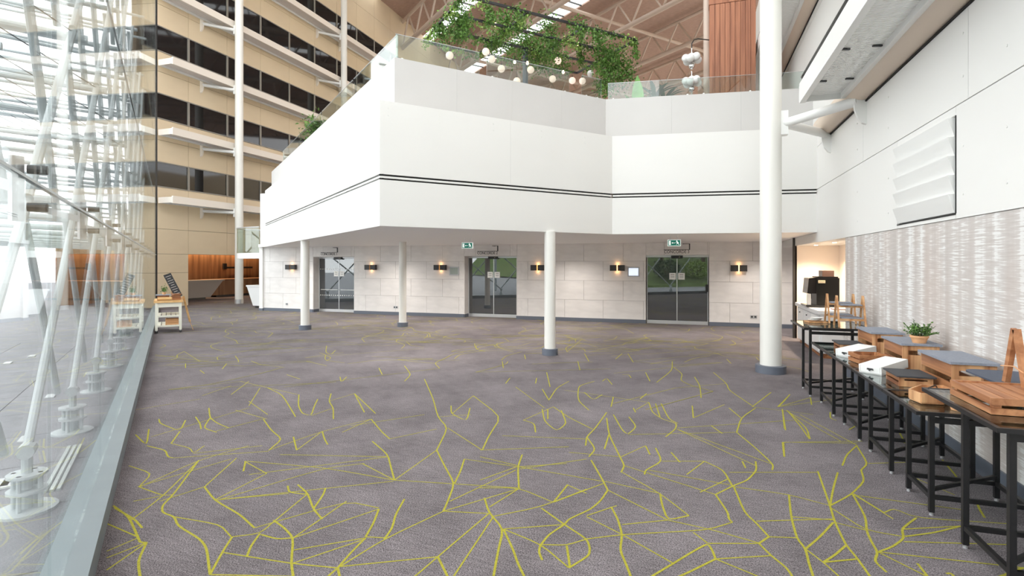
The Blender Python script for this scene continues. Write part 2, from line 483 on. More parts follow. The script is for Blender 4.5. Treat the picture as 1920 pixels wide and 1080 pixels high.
L(900, 640, 2.4, '''
t 175,565 390,550
t 175,565 550,630
t 180,575 480,530
t 0,625 165,565
t 0,660 175,660 330,725
t 105,845 380,825
t 105,845 275,915 400,1020
T 275,750 380,825 480,890 495,930 490,965 400,1020
T 380,825 310,870 270,920 265,950 280,985
T 390,920 398,970 405,1020
t 275,915 390,918 480,890
t 480,890 640,870 1020,850 1135,815
T 590,745 620,800 640,870 630,940 660,1010 690,1090
t 45,745 180,660
t 50,790 275,745 480,665
T 395,645 330,725
t 390,645 480,685
t 330,725 555,640
T 500,535 555,630 575,670
T 575,670 545,715 500,755 400,800 380,825
t 575,670 845,805
t 480,790 640,870
t 480,785 615,740
T 810,685 820,740 845,805 940,785
t 560,630 810,685
t 640,590 810,685 940,785
t 640,825 845,805
t 845,805 1050,850 1260,910
t 640,870 870,1000
T 870,1000 960,945 1025,910 1045,940 1060,980
T 1060,980 960,1030 850,1080
T 770,1060 870,1000
t 960,860 1025,910
t 1025,910 1255,910
T 1140,650 1190,770 1245,820 1300,880
T 1255,910 1300,880
T 1255,910 1310,965 1380,1020 1420,1080
t 1060,980 1310,965
t 1060,980 1280,1070
T 1060,690 1115,770 1120,800 1135,815
T 1060,690 1140,650 1205,625 1245,580 1240,540
t 1300,880 1425,885
t 1245,810 1590,800
T 1390,690 1400,790 1425,885 1465,935 1480,1000 1510,1090
T 1465,935 1530,880 1590,815
T 1520,585 1575,740 1595,810 1645,915 1700,980 1770,1080
T 1610,590 1590,660 1575,740
T 1575,740 1670,690 1730,630 1715,580
t 1145,655 1390,690 1575,740
t 1400,790 1595,805
t 1595,815 1735,850
T 1675,685 1735,790 1740,855 1760,900 1790,950 1775,990 1830,1040
T 1645,920 1600,960 1545,995
T 1545,995 1700,980
t 1465,935 1545,995 1640,1080
t 1675,685 1860,800
t 1580,750 1735,850 1910,880
T 1695,470 1650,510 1630,560
T 1695,470 1745,550 1715,580
t 1745,550 1920,545
T 570,320 520,390 480,430 475,470
T 480,430 520,485 490,520
T 570,345 580,420 630,520 650,560 635,590
T 580,420 560,485
t 635,520 745,470
T 600,330 640,400 665,420 705,385 670,340
T 790,480 820,540 745,580 740,600
T 745,470 765,510
T 860,500 900,545
T 1010,540 1095,580 1135,650
t 1010,540 930,600
T 760,275 775,320 820,350 885,370 880,395 835,430
T 790,280 810,340
T 815,280 850,350 890,370
t 885,395 1320,555
t 885,395 1240,560
T 1155,410 1240,480 1320,555 1315,580
T 1155,410 1175,345 1240,300
T 1175,345 1120,300
T 280,305 290,360 345,405 390,370 365,310
T 305,305 305,350
T 195,355 245,370 250,410
t 195,355 330,295
T 330,295 395,340 505,395
T 515,180 445,200 440,240 445,270 490,310
T 310,265 345,210 400,180
T 280,215 310,265
T 470,230 510,265 550,240
T 550,180 570,165 595,195
T 865,90 865,130 795,185
T 745,140 765,180
T 965,160 990,200 995,255
T 1050,140 1110,190 1120,220 1225,290
T 1310,230 1225,295
T 1395,240 1340,295
T 1360,305 1375,400
T 1380,310 1470,390 1485,440
T 1365,455 1370,520
t 1340,295 1600,260
t 1365,455 1720,450
t 890,390 1420,355
t 665,420 1150,410
t 820,540 1010,540
t 400,500 630,520
t 0,490 400,475
t 0,520 170,560
t 100,425 480,440
t 160,205 290,300
t 380,220 760,275
t 650,560 1060,690
t 760,580 1140,650
t 1120,590 1520,590
t 990,680 1115,620
t 1440,330 1700,470
t 1225,295 1500,330
t 880,210 1110,190
t 600,280 880,210
t 700,310 760,275
T 690,300 700,320
T 955,290 960,345
T 1040,380 1090,415
t 960,345 1100,285
T 100,90 105,120
T 200,60 205,80
T 440,90 450,130
T 300,140 315,205
T 255,165 250,190
T 115,190 135,165
T 640,150 670,150 680,165
T 600,250 590,295
T 750,235 720,260
T 470,55 490,90
T 665,55 690,95
T 640,55 610,80
T 1180,540 1195,570
T 1110,80 1130,100
''')
L(1440, 660, 2.571, '''
t 535,965 1180,1035 1300,1050
t 655,915 1180,930
t 650,855 930,840
T 660,890 800,872 930,840
T 715,800 680,825 645,855 655,900 600,940 530,965
t 560,775 605,755 715,800 1180,830
T 720,1020 760,1070 780,1100
T 860,1070 880,1066 900,1085
T 840,520 900,590 935,640
T 1000,710 1020,760 1045,800
T 625,375 640,400 660,440
t 415,685 560,775
t 410,690 930,760
t 690,600 900,690
t 530,965 780,1090
T 1100,1090 1234,1040
t 700,360 800,420
T 300,290 300,320 330,330
T 205,220 210,255
t 90,285 350,430
t 50,265 205,220
T 105,205 80,235 50,265
T 70,280 80,370
T 95,285 150,350 200,420
T 70,435 78,505
t 70,435 430,440
T 390,375 435,350
''')
def ribbons(lines):
    mb = MB()
    for li, (wd, pts) in enumerate(lines):
        zz = .0010 + .0000025 * li
        # light smoothing so bends are soft
        P = [Vector((p.x, p.y, 0)) for p in pts]
        if len(P) > 2:
            Q = [P[0]]
            for i in range(1, len(P) - 1):
                Q += [P[i].lerp(P[i - 1], .28), P[i], P[i].lerp(P[i + 1], .28)]
                Q[-2] = (Q[-3] + Q[-1]) * .25 + P[i] * .5
            Q.append(P[-1]); P = Q
        vs = []; fs = []
        for i, p in enumerate(P):
            d = (P[min(i + 1, len(P) - 1)] - P[max(i - 1, 0)]).normalized(); n = Vector((-d.y, d.x, 0))
            vs += [(p + n * wd / 2 + UP * zz), (p - n * wd / 2 + UP * zz)]
        for i in range(len(P) - 1): fs.append((2 * i, 2 * i + 1, 2 * i + 3, 2 * i + 2))
        mb.add(vs, fs)
    return mb
rnd = random.Random(3)
def inside_floor(p):
    n = p.dot(GN)
    return n < .33 and p.y < 30 and p.x < 2.3 and p.x > -26
for i in range(620):                      # the far part of the carpet, too small to trace
    p = Vector((rnd.uniform(-22, 2.2), rnd.uniform(6, 24), 0))
    D = p.dot(FW)
    if D < 9.6 or not inside_floor(p): continue
    a = rnd.uniform(0, 6.28); pts = [p]
    for k in range(rnd.randint(2, 4)):
        a += rnd.uniform(-.8, .8); q = pts[-1] + Vector((math.cos(a), math.sin(a), 0)) * rnd.uniform(.25, .6)
        if not inside_floor(q): break
        pts.append(q)
    if len(pts) > 1: LINES.append((.014, pts))
    if rnd.random() < .75:
        a = rnd.gauss(.35, .45) + (math.pi if rnd.random() < .5 else 0); q = pts[-1] + Vector((math.cos(a), math.sin(a), 0)) * rnd.uniform(1, 2.6)
        if inside_floor(q): LINES.append((.011, [pts[-1], q]))
for i in range(40):                       # behind the camera and beside it
    p = Vector((rnd.uniform(-1, 2.2), rnd.uniform(-2, 1.2), 0)); a = rnd.uniform(0, 6.28)
    q = p + Vector((math.cos(a), math.sin(a), 0)) * rnd.uniform(.5, 2)
    if inside_floor(p) and inside_floor(q): LINES.append((.02, [p, q]))
LINES = [(wd, pts) for wd, pts in LINES if all(p.dot(GN) < .40 and p.x < 2.39 for p in pts)]
ly = ribbons(LINES).build('yellow_line_pattern', 'carpet_yellow', floor, smooth=False)
ly['kind'] = 'stuff'; ly['label'] = 'branching yellow lines woven into the carpet'

# ---- outside ground and its bits
gr = MB(); gp = [G(-40, .60, 0), G(70, .60, 0), G(70, 90, 0), G(-40, 90, 0)]
ground = struct(gr.prism([(p.x, p.y) for p in reversed(gp)], -.14, -.04).build('ground', 'paving', smooth=False), 'grey paving outside the glass wall')
rows = 7; slab = 1.15
for i in range(-1, 15):
    for j in range(rows):
        c = G(i * slab + .3, 1.25 + j * slab, -.03)
        piece('paving_slab', ground, c, (slab - .012, slab - .012, .03), GYAW, 'paving')
prof = [(9.2, -.05), (9.4, .25), (12, 1.1), (16, 2.6), (22, 4.2), (60, 6.0)]
gb = MB(); vs = []; fs = []
for n_, z_ in prof: vs += [G(-40, n_, z_), G(-22, n_, z_ * 1.05), G(-8, n_, z_), G(-2.5, n_, min(z_, .12))]
for i in range(len(prof) - 1):
    for j in range(3): q = i * 4 + j; fs.append((q, q + 1, q + 5, q + 4))
struct(gb.add(vs, fs).build('lawn', 'grass'), 'grass bank outside, behind the camera')
for k, (px, py) in enumerate([(18, 905), (48, 822), (95, 742), (60, 667), (15, 680), (5, 905)]):
    p = onz(px, py, 0)
    o = MB().box((p.x, p.y, -.004), (.22, .10, .018), GYAW).build('light_paver', 'paver_light')
    tag(o, ['small white paver beside the long drain grille, outside', 'small white paver left of the second strut foot', 'white paver behind the third strut foot outside',
            'white paver farthest along outside the glass wall', 'white paver outside near the grass', 'white paver outside at the very left edge'][k], 'paver', 'white pavers outside')
dr = thing('drain_grille', 'long white slotted drain grille in the paving beside the glass', 'drain', G(3.2, .80, -.012))
for i in range(3): MB().box(G(3.0, .78 + i * .045, -.004), (2.3, .026, .022), GYAW).build('grille_bar', 'drain_white', dr)
dr2 = thing('drain_grille', 'short white slotted drain grille between two strut feet', 'drain', G(6.4, .80, -.012))
for i in range(3): MB().box(G(6.4, .78 + i * .045, -.004), (1.3, .026, .022), GYAW).build('grille_bar', 'drain_white', dr2)

# ---- glass wall (left): sill, panes, black end post
tr1 = struct(MB().box(G(11.5, .50, .0775), (29.6, .24, .155), GYAW).build('trim_1', 'sill_steel', smooth=False), 'grey steel sill under the glass wall')
SE = [3.43 + 2.25 * k for k in range(-5, 11)]; SEND = 26.3
LV = [.155, 2.2, 4.3, 6.4, 8.5, 10.6, 12.7, 14.8, 16.9, 19.0, 20.6]
gw = thing('window_1', 'tall frameless glass wall on the left', None, G(8, .50, .155), kind='structure')
del gw['label']; gw['label'] = 'tall frameless glass wall on the left'
for a, b in zip(SE, SE[1:] + [SEND]):
    if a < -3.5: continue
    for z0, z1 in zip(LV, LV[1:]):
        piece('pane', gw, G((a + b) / 2, .50, (z0 + z1) / 2), (b - a - .012, .016, z1 - z0 - .012), GYAW, 'clear_glass')
for z in LV[1:3]:
    jm = MB().bar(G(-3.3, .502, z), G(SEND, .502, z), .02, .012).build('glass_joint', 'steel_white', gw, smooth=False)
tr2 = struct(MB().bar(G(SEND + .04, .50, 0), G(SEND + .04, .50, 20.6), .05, .07).build('trim_2', 'black_metal', smooth=False), 'thin black post where the glass wall meets the facade')

# ---- exterior glazing supports: pinned feet, crossed struts, outriggers and masts
def glazing_support(k):
    s = SE[k] - .25; n0 = .92
    far = k > 11
    t = thing('glazing_support', '', 'strut', G(s, n0, -.03), group='white tubular supports outside the glass wall')
    f = MB()
    prof = [(.19, 0), (.19, .035)]
    f.lathe(G(s, n0, -.03), prof, 16).build('base_plate', 'steel_white', t)
    for z in (.13, .25): MB().lathe(G(s, n0, z), [(.125, 0), (.125, .02)], 14).build('foot_ring', 'steel_white', t)
    for a in range(4):
        an = a * math.pi / 2 + .5; p = G(s, n0, 0) + Vector((math.cos(an), math.sin(an), 0)) * .09
        MB().tube(p, p + UP * .27, .017, 8).build('foot_post', 'steel_white', t)
    MB().tube(G(s, n0, .0), G(s, n0, .46), .035, 10).build('foot_pin', 'steel_white', t)
    MB().tube(G(s - .07, n0, .44), G(s + .07, n0, .44), .055, 10).build('pin_collar', 'steel_white', t)
    lev = [.44, 2.35, 4.45, 6.55, 8.65, 10.75]
    for j in range(5 if not far else 4):
        r = .033 if j == 0 else .038
        z0, z1 = lev[j], lev[j + 1]; n1 = n0 + .0
        s2 = s
        MB().tube(G(s2, n1, z0), G(s2 + 2.3, n1, z1), r, 10).build('strut', 'steel_white', t)
        MB().tube(G(s2 + (2.25 if j % 2 else 0), n1 + .13, z0), G(s2 - 1.7 + (2.25 if j % 2 else 0), n1 + .13, z1), r, 10).build('strut', 'steel_white', t)
    for j, z in enumerate(lev[1:]):
        MB().tube(G(s + .3, n0 - .1, z), G(s + .3, 7.4, z + .25), .045, 10).build('outrigger', 'steel_white', t)
        if j in (1, 2, 3): MB().tube(G(s + .3, n0 + .2, z - .9), G(s + .3, 7.4, z - .5), .032, 8).build('outrigger', 'steel_white', t)
    MB().tube(G(s + .3, 7.4, -.05), G(s + .3, 7.4, 13), .08, 12).build('mast', 'steel_white', t)
    MB().tube(G(s + .3, 7.4, 8.0), G(s + 2.2, n0, 4.4), .008, 6).build('tie_rod', 'fitting_steel', t)
    # spider fittings on the glass joint
    for z in (2.12, 2.30):
        MB().tube(G(SE[k], .505, z), G(SE[k], .58, z), .022, 10).build('glass_bolt', 'fitting_steel', t)
    MB().bar(G(SE[k], .62, 2.05), G(SE[k], .62, 2.36), .03, .05).build('spider_plate', 'brushed', t)
    MB().bar(G(SE[k], .62, 2.21), G(SE[k] + .02, n0, 2.30), .03, .05).build('spider_arm', 'brushed', t)
    return t
names = ['nearest', 'second', 'third', 'fourth', 'fifth', 'sixth', 'seventh', 'eighth', 'ninth', 'tenth', 'eleventh', 'twelfth', 'thirteenth']
for q, k in enumerate(range(4, 16)):
    t = glazing_support(k); t['label'] = '%s white tubular glazing support from the camera, outside the glass' % names[q]

# ---- right wall
wr = thing('wall_right', '', None, (XR, 6, 0), kind='structure'); wr['label'] = 'white panelled right wall above pale striped wallpaper'
YN = 10.34; YW = -2.35
MB().bb(XR + .012, XR + .25, YW, YN, 0, 12).build('wall_core', 'joint', wr, smooth=False)
MB().bb(XR, XR + .02, YW, YN, .0, 2.275).build('wallpaper', 'wallpaper', wr, smooth=False)
JZ = 3.36
VY0, VY1, VZ0, VZ1 = 6.30, 7.88, 2.33, 3.27
def wpanel(y0, y1, z0, z1): piece('wall_panel', wr, (XR + .01, (y0 + y1) / 2, (z0 + z1) / 2), (.04, y1 - y0 - .006, z1 - z0 - .010), 0, 'white_wall')
yy = [YW, 0, 3.0, 6.30]
for a, b in zip(yy, yy[1:]): wpanel(a, b, 2.275, JZ)
wpanel(VY0, VY1, 2.275, VZ0); wpanel(VY0, VY1, VZ1, JZ); wpanel(VY1, 12.5, 2.275, JZ)
for a, b in zip([YW, 2.2, 6.05, 9.3], [2.2, 6.05, 9.3, 12.5]): wpanel(a, b, JZ, 4.22)
for a, b in zip([YW, 2.2, 6.05, 9.9, 13.7, 17.5, 21.3], [2.2, 6.05, 9.9, 13.7, 17.5, 21.3, 25.1]):
    wpanel(a, b, 4.22, 7.0); wpanel(a, b, 7.0, 12.0)
MB().bb(XR + .03, XR + .25, YN, 25.1, 2.30, 12).build('wall_core', 'bulkhead', wr, smooth=False)
bs = MB().bb(XR - .018, XR, YW, YN, 0, .15).build('baseboard_right', 'base_grey', smooth=False); struct(bs, 'blue-grey skirting along the wallpapered wall')
# bolt heads on the white panels
for y in (4.6, 5.4, 6.15, 8.2, 9.6):
    for z in (2.5, 2.95, 3.6, 4.0):
        if VY0 - .1 < y < VY1 + .1 and z < 3.3: continue
        MB().tube((XR - .016, y, z), (XR - .008, y, z), .012, 8).build('bolt_head', 'white_wall', wr)
# louvre vent
lv = thing('louvre_vent', 'white five-blade louvre vent set in the right wall', 'vent', (XR, (VY0 + VY1) / 2, VZ0))
MB().bb(XR + .02, XR + .06, VY0, VY1, VZ0, VZ1).build('vent_back', 'bulkhead', lv, smooth=False)
h = (VZ1 - VZ0 - .02) / 5
for i in range(5):
    z0 = VZ0 + .01 + i * h
    vs = [(XR - .012, VY0 + .02, z0), (XR - .012, VY1 - .02, z0), (XR - .068, VY1 - .02, z0 + h * .97), (XR - .068, VY0 + .02, z0 + h * .97),
          (XR + .03, VY0 + .02, z0), (XR + .03, VY1 - .02, z0), (XR + .03, VY1 - .02, z0 + h * .97), (XR + .03, VY0 + .02, z0 + h * .97)]
    MB().add(vs, [(0, 3, 2, 1), (4, 5, 6, 7), (0, 1, 5, 4), (2, 3, 7, 6), (0, 4, 7, 3), (1, 2, 6, 5)]).build('blade', 'white_paint', lv, smooth=False)
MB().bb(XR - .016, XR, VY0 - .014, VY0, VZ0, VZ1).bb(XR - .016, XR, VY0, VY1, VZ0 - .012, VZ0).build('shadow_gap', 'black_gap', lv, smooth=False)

# ---- coffee niche at the end of the right wall
NX = 3.35; NY1 = 15.0; NZ = 2.285
struct(MB().bb(NX, NX + .15, YN - .1, NY1 + .15, 0, 2.6).build('wall_niche_back', 'niche_wall', smooth=False), 'cream back wall of the coffee niche')
struct(MB().bb(XR, NX, NY1, NY1 + .12, 0, 2.6).build('wall_niche_end', 'niche_wall', smooth=False), 'cream end wall of the coffee niche')
struct(MB().bb(XR + .25, NX, YN - .12, YN, 0, 2.6).build('wall_niche_near', 'niche_wall', smooth=False))
struct(MB().bb(XR, NX, YN, NY1, NZ, NZ + .05).build('ceiling_niche', 'bulkhead', smooth=False), 'white ceiling of the coffee niche')
struct(MB().bb(XR - .01, XR + .02, 12.4, NY1, NZ, 2.484).build('trim_3', 'bulkhead', smooth=False), 'white bulkhead over the coffee niche')
struct(MB().bb(XR - .05, XR + .03, NY1 + .0, NY1 + .12, 0, 2.5).build('trim_4', 'dark_bronze', smooth=False), 'dark vertical strip at the end of the coffee niche')
XB = 3.0
struct(MB().bb(XB, XB + .15, NY1 + .12, YB + .1, 0, 2.6).build('wall_return', 'stone_panel', smooth=False))
struct(MB().bb(XR, XB, NY1 + .12, YB + .1, 2.485, 2.6).build('ceiling_return', 'soffit_paint', smooth=False))

# ---- back wall with the three glass doors
DOORS = []
for (a, b, rec) in ((586.5, 664.5, .36), (870, 969.5, .36), (1211, 1329.5, .10)):
    DOORS.append((onY(a, 590, YB).x, onY(b, 590, YB).x, rec))
DZ = 2.10
XL = -16.14
wb = thing('wall_back', '', None, ((XL + XR) / 2, YB, 0), kind='structure'); wb['label'] = 'pale grey stone-panelled wall with three glass doors'
ZR = [.11, .69, 1.305, 1.92, 2.56]
def tile(x0, x1, z0, z1):
    x0 = max(x0, XL); x1 = min(x1, XB)
    if x1 - x0 < .03: return
    for dx0, dx1, r in DOORS:
        if x1 <= dx0 or x0 >= dx1: continue
        if z0 >= DZ: continue
        if x0 < dx0: tile(x0, dx0, z0, z1)
        if x1 > dx1: tile(dx1, x1, z0, z1)
        if z1 > DZ: tile2(max(x0, dx0), min(x1, dx1), DZ, z1)
        return
    tile2(x0, x1, z0, z1)
def tile2(x0, x1, z0, z1):
    piece('stone_panel', wb, ((x0 + x1) / 2, YB + .015, (z0 + z1) / 2), (x1 - x0 - .007, .03, z1 - z0 - .007), 0, 'stone_panel')
for r in range(4):
    x = XL - .2 - (.62 if r % 2 else 0)
    while x < XB:
        tile(x, x + 1.24, ZR[r], ZR[r + 1]); x += 1.24
core = MB(); xs = [XL] + [q for d in DOORS for q in d[:2]] + [XB]
for i in range(0, len(xs), 2): core.bb(xs[i], xs[i + 1], YB + .027, YB + .2, 0, 2.6)
for d in DOORS: core.bb(d[0], d[1], YB + .027, YB + .2, DZ + .002, 2.6)
core.build('wall_core', 'joint', wb, smooth=False)
bb = thing('baseboard_back', '', None, (-6, YB, 0), kind='structure'); bb['label'] = 'blue-grey skirting along the wall with the doors'
for i in range(0, len(xs), 2): MB().bb(xs[i], xs[i + 1], YB - .02, YB, 0, .11).build('skirting_length', 'base_grey', bb, smooth=False)
def text_mesh(txt, size, material, parent, loc, rot, extrude=.006, name='lettering', sx=1.0):
    cu = bpy.data.curves.new('txt', 'FONT'); cu.body = txt; cu.size = size; cu.extrude = extrude; cu.align_x = 'CENTER'; cu.offset = .0
    tmp = bpy.data.objects.new('tmp', cu); COL.objects.link(tmp)
    dg = bpy.context.evaluated_depsgraph_get(); me = bpy.data.meshes.new_from_object(tmp.evaluated_get(dg))
    bpy.data.objects.remove(tmp); me.materials.clear(); me.materials.append(MATS[material])
    o = bpy.data.objects.new(name, me); COL.objects.link(o); o.location = Vector(loc) - wloc(parent); o.rotation_euler = rot; o.scale = (sx, 1, 1)
    o.parent = parent; return o

dpos = ['left', 'middle', 'right']
for i, (x0, x1, rec) in enumerate(DOORS):
    yd = YB + rec; xm = (x0 + x1) / 2
    d = thing('door_%d' % (i + 1), '', None, (xm, yd, 0), kind='structure'); d['label'] = '%s pair of glass sliding doors in the stone wall' % dpos[i]
    for k, (a, b) in enumerate(((x0 + .046, xm - .013), (xm + .013, x1 - .046))):
        lf = MB().bb(a, b, yd - .01, yd + .01, .11, DZ - .07).build('door_leaf', 'door_glass', d, smooth=False)
        MB().bb(a, b, yd - .02, yd + .02, 0.005, .11).build('bottom_rail', 'brushed', lf, smooth=False)
        q = xm + (-.13 if k == 0 else .13)
        nt_ = MB().bb(q - .095, q + .095, yd - .016, yd - .011, 1.36, 1.56).build('notice', 'paper', lf, smooth=False)
        for zz in (1.50, 1.45, 1.42): MB().bb(q - .055, q + .055, yd - .0185, yd - .0165, zz, zz + (.014 if zz > 1.48 else .008)).build('print_line', 'ink', lf, smooth=False)
        if i == 0:                              # etched safety dots and lines on the left door
            n = 9
            for zz in (.62, 1.62):
                for j in range(n):
                    xx = a + (j + .5) * (b - a) / n
                    MB().bb(xx - .018, xx + .018, yd - .014, yd - .011, zz, zz + .03).build('safety_dot', 'paper', lf, smooth=False)
            MB().bb(a + .05, b - .05, yd - .014, yd - .011, .84, .855).build('safety_line', 'paper', lf, smooth=False)
    MB().bb(xm - .012, xm + .012, yd - .018, yd + .018, .005, DZ - .05).build('meeting_stile', 'brushed', d, smooth=False)
    MB().bb(x0, x1, yd - .05, yd + .05, DZ - .06, DZ - .003).build('head_track', 'brushed', d, smooth=False)
    for a, b in ((x0 + .021, x0 + .045), (x1 - .045, x1 - .021)): MB().bb(a, b, yd - .03, yd + .03, .0, DZ - .06).build('side_frame', 'frame_silver', d, smooth=False)
    sn = MB().bb(xm - .17, xm + .17, yd - .11, yd - .051, DZ - .10, DZ - .012).build('motion_sensor', 'black_metal', d, smooth=False)
    MB().bb(xm + .06, xm + .09, yd - .115, yd - .111, DZ - .06, DZ - .045).build('sensor_window', 'machine_label', sn, smooth=False)
    if i == 2: MB().bb(x1 - .10, x1 - .03, yd - .05, yd - .011, 1.0, 1.22).build('lock_box', 'black_metal', d, smooth=False)
    # reveals and the dim lobby behind
    if rec > .2:
        rv = MB().bb(x0, x0 + .02, YB + .003, yd + .05, .1, DZ - .004).bb(x1 - .02, x1, YB + .003, yd + .05, .1, DZ - .004).bb(x0 + .02, x1 - .02, YB + .003, yd - .06, DZ - .012, DZ - .004)
        rv.build('reveal', 'stone_panel', d, smooth=False)
        MB().bb(x0, x0 + .032, YB + .002, yd - .035, 0, .108).bb(x1 - .032, x1, YB + .002, yd - .035, 0, .108).build('reveal_skirting', 'base_grey', d, smooth=False)
    struct(MB().bb(x0 - .7, x1 + .7, yd + 1.8, yd + 1.9, 0, 2.6).bb(x0 - .7, x0 - .6, YB + .2, yd + 1.8, 0, 2.6).bb(x1 + .6, x1 + .7, YB + .2, yd + 1.8, 0, 2.6)
           .build('wall_lobby_%s' % dpos[i], 'counter_grey', smooth=False))
    # room sign on a cranked bracket above the door
    sg = thing('room_sign', 'black metal room sign above the %s glass doors' % dpos[i], 'sign', (xm, YB - .25, 2.16))
    wd = .37
    MB().bb(xm - wd, xm + wd, YB - .262, YB - .245, 2.252, 2.266).build('rail', 'black_metal', sg, smooth=False)
    MB().bb(xm + wd - .02, xm + wd + .01, YB - .268, YB - .24, 2.255, 2.44).build('upright', 'black_metal', sg, smooth=False)
    MB().bb(xm + wd - .20, xm + wd + .01, YB - .262, YB - .245, 2.425, 2.44).bb(xm + wd - .20, xm + wd - .18, YB - .26, YB, 2.425, 2.44).build('wall_arm', 'black_metal', sg, smooth=False)
    text_mesh('CONCORDE %d' % (i + 1), .135, 'black_metal', sg, (xm, YB - .25, 2.155), (math.pi / 2, 0, 0), sx=.83)

# ---- mezzanine: soffit, fascia, parapet
A = onz(497, 462, 2.5); B = onz(712, 422, 2.5); Cc = onz(1148, 438, 2.5); Dd = onz(1540, 434, 2.5)
for p in (A, B, Cc, Dd): p.z = 0
Dd = Vector((XR, Dd.y, 0))
def offs(P, Q, s):
    t = (Q - P).normalized(); n = Vector((-t.y, t.x, 0)); return P + n * s, Q + n * s
def inter(a, b, c, d):
    r = b - a; s = d - c; k = r.x * s.y - r.y * s.x; u = ((c - a).x * s.y - (c - a).y * s.x) / k; return a + r * u
def ring(s):
    l1 = offs(A, B, s); l2 = offs(B, Cc, s); l3 = offs(Cc, Dd, s)
    return [l1[0], inter(*l1, *l2), inter(*l2, *l3), Vector((XR, l3[1].y, 0))]
sfr = ring(.004)
sf = [sfr[0], sfr[1], sfr[2], sfr[3], Vector((XR, YB, 0)), Vector((XL, YB, 0)), Vector((XL - .05, YB - .1, 0))]
struct(MB().prism([(p.x, p.y) for p in sf], 2.485, 2.60).build('ceiling', 'soffit_paint', smooth=False), 'grey soffit under the mezzanine')
# white pier that closes the left end of the volume
pr = struct(MB().bb(XL - .05, XL + .12, YB - .06, YB + 1.6, .09, 2.485).bb(A.x - .24, A.x + .02, A.y + .01, YB + 1.6, 2.485, 4.52).build('wall_pier', 'white_wall', smooth=False), 'white end wall of the mezzanine volume')
struct(MB().bb(XL - .06, XL + .13, YB - .07, YB + 1.6, 0, .09).build('baseboard_pier', 'base_grey', smooth=False))

def face(name, label, P, Q, lowz, ends, bolts=True):
    t = (Q - P); Ln = t.length; rz = math.atan2(t.y, t.x); t.normalize(); n = Vector((-t.y, t.x, 0))
    w_ = thing(name, '', None, (P + Q) / 2 + UP * 2.5, kind='structure'); w_['label'] = label
    def sl(nm, a, b, z0, z1, th, inn, mt): piece(nm, w_, P + t * ((a + b) / 2) + n * (inn + th / 2) + UP * ((z0 + z1) / 2), (b - a, th, z1 - z0), rz, mt)
    sl('lower_band', 0, Ln, 2.49, 3.275, .12, 0, 'white_wall')
    sl('groove_back', 0.01, Ln - .01, 3.27, 3.375, .02, .05, 'black_gap')
    sl('groove_strip', 0.01, Ln - .01, 3.305, 3.338, .05, 0.004, 'white_wall')
    k = max(1, round(Ln / 2.9)); st = Ln / k
    for i in range(k): sl('upper_panel', i * st + (.0008 if i else 0), (i + 1) * st - (.0008 if i < k - 1 else 0), 3.37, 4.62, .12, 0, 'white_wall')
    if bolts:
        m = int(Ln / 1.1)
        for i in range(m + 1):
            q = P + t * min(max(.15, i * 1.1), Ln - .1) - n * .003
            for z in (4.50, 4.38): MB().box(q + UP * z, (.022, .008, .022), rz).build('bolt_head', 'white_wall', w_, smooth=False)
    return w_
face('wall_mezzanine_left', 'white mezzanine fascia running back on the left', A, B, 2.5, 1, False)
face('wall_mezzanine_middle', 'white mezzanine fascia facing right, between the two corners', B, Cc, 2.5, 1)
face('wall_mezzanine_right', 'white mezzanine fascia over the right doors', Cc, Dd, 2.5, 1)
R4 = ring(.4)
A4 = R4[0] + (R4[0] - R4[1]).normalized() * 1.2; R4[0] = A4
def para(name, label, P, Q):
    t = (Q - P); Ln = t.length; rz = math.atan2(t.y, t.x); t.normalize(); n = Vector((-t.y, t.x, 0))
    w_ = thing(name, '', None, (P + Q) / 2 + UP * 4.5, kind='structure'); w_['label'] = label
    k = max(1, round(Ln / 1.25)); st = Ln / k
    piece('parapet_core', w_, P + t * (Ln / 2) + n * .09 + UP * 5.03, (Ln - .02, .14, 1.0), rz, 'parapet_paint')
    for i in range(k):
        piece('parapet_panel', w_, P + t * ((i + .5) * st) + n * .012 + UP * 5.035, (st - .0016, .024, 1.03), rz, 'parapet_paint')
    return w_
para('wall_terrace_left', 'white terrace parapet running back on the left', R4[0], R4[1])
para('wall_terrace_middle', 'grey-white terrace parapet facing right', R4[1], R4[2])
para('wall_terrace_right', 'grey-white terrace parapet beside the timber kiosk', R4[2], R4[3])
tf = [R4[0], R4[1], R4[2], R4[3], Vector((XR, 30, 0)), Vector((-13, 30, 0))]
Ao, Bo, Co, Do = A, B, Cc, Dd
tfo = [A + (A - B).normalized() * .4, B, Cc, Dd, Vector((XR, 30, 0)), Vector((-13, 30, 0))]
tfs = [p.copy() for p in ring(.02)]
struct(MB().prism([(p.x, p.y) for p in tfs] + [(XR, 30), (-13, 30)], 4.50, 4.60).build('floor_terrace', 'counter_grey', smooth=False), 'terrace floor on top of the mezzanine')
PT = 5.55

# ---- far facade with ribbon windows and access walkways
wf = thing('wall_facade', '', None, (XF, 30, 0), kind='structure'); wf['label'] = 'beige panelled facade with long ribbon windows'
MODS = [16.12 + 2.1 * k for k in range(18)]
YN0 = 18.22; YN1 = 28.0                                    # timber lobby recess
WROWS = [(5.04, 6.10), (7.88, 8.96), (10.69, 11.76), (13.52, 14.58), (16.35, 17.40)]
BANDS = [(0, 1.45), (1.45, 2.25), (2.25, 3.30), (3.30, 5.04), (6.10, 7.0), (7.0, 7.88), (8.96, 9.85), (9.85, 10.69), (11.76, 12.65), (12.65, 13.52), (14.58, 15.48), (15.48, 16.35), (17.40, 19.0), (19.0, 20.6)]
for a, b in zip(MODS, MODS[1:]):
    for z0, z1 in BANDS:
        if z1 <= 2.26 and b > YN0 + .1 and a < YN1: continue
        piece('facade_panel', wf, (XF - .02, (a + b) / 2, (z0 + z1) / 2), (.04, b - a - .014, z1 - z0 - .014), 0, 'beige_panel')
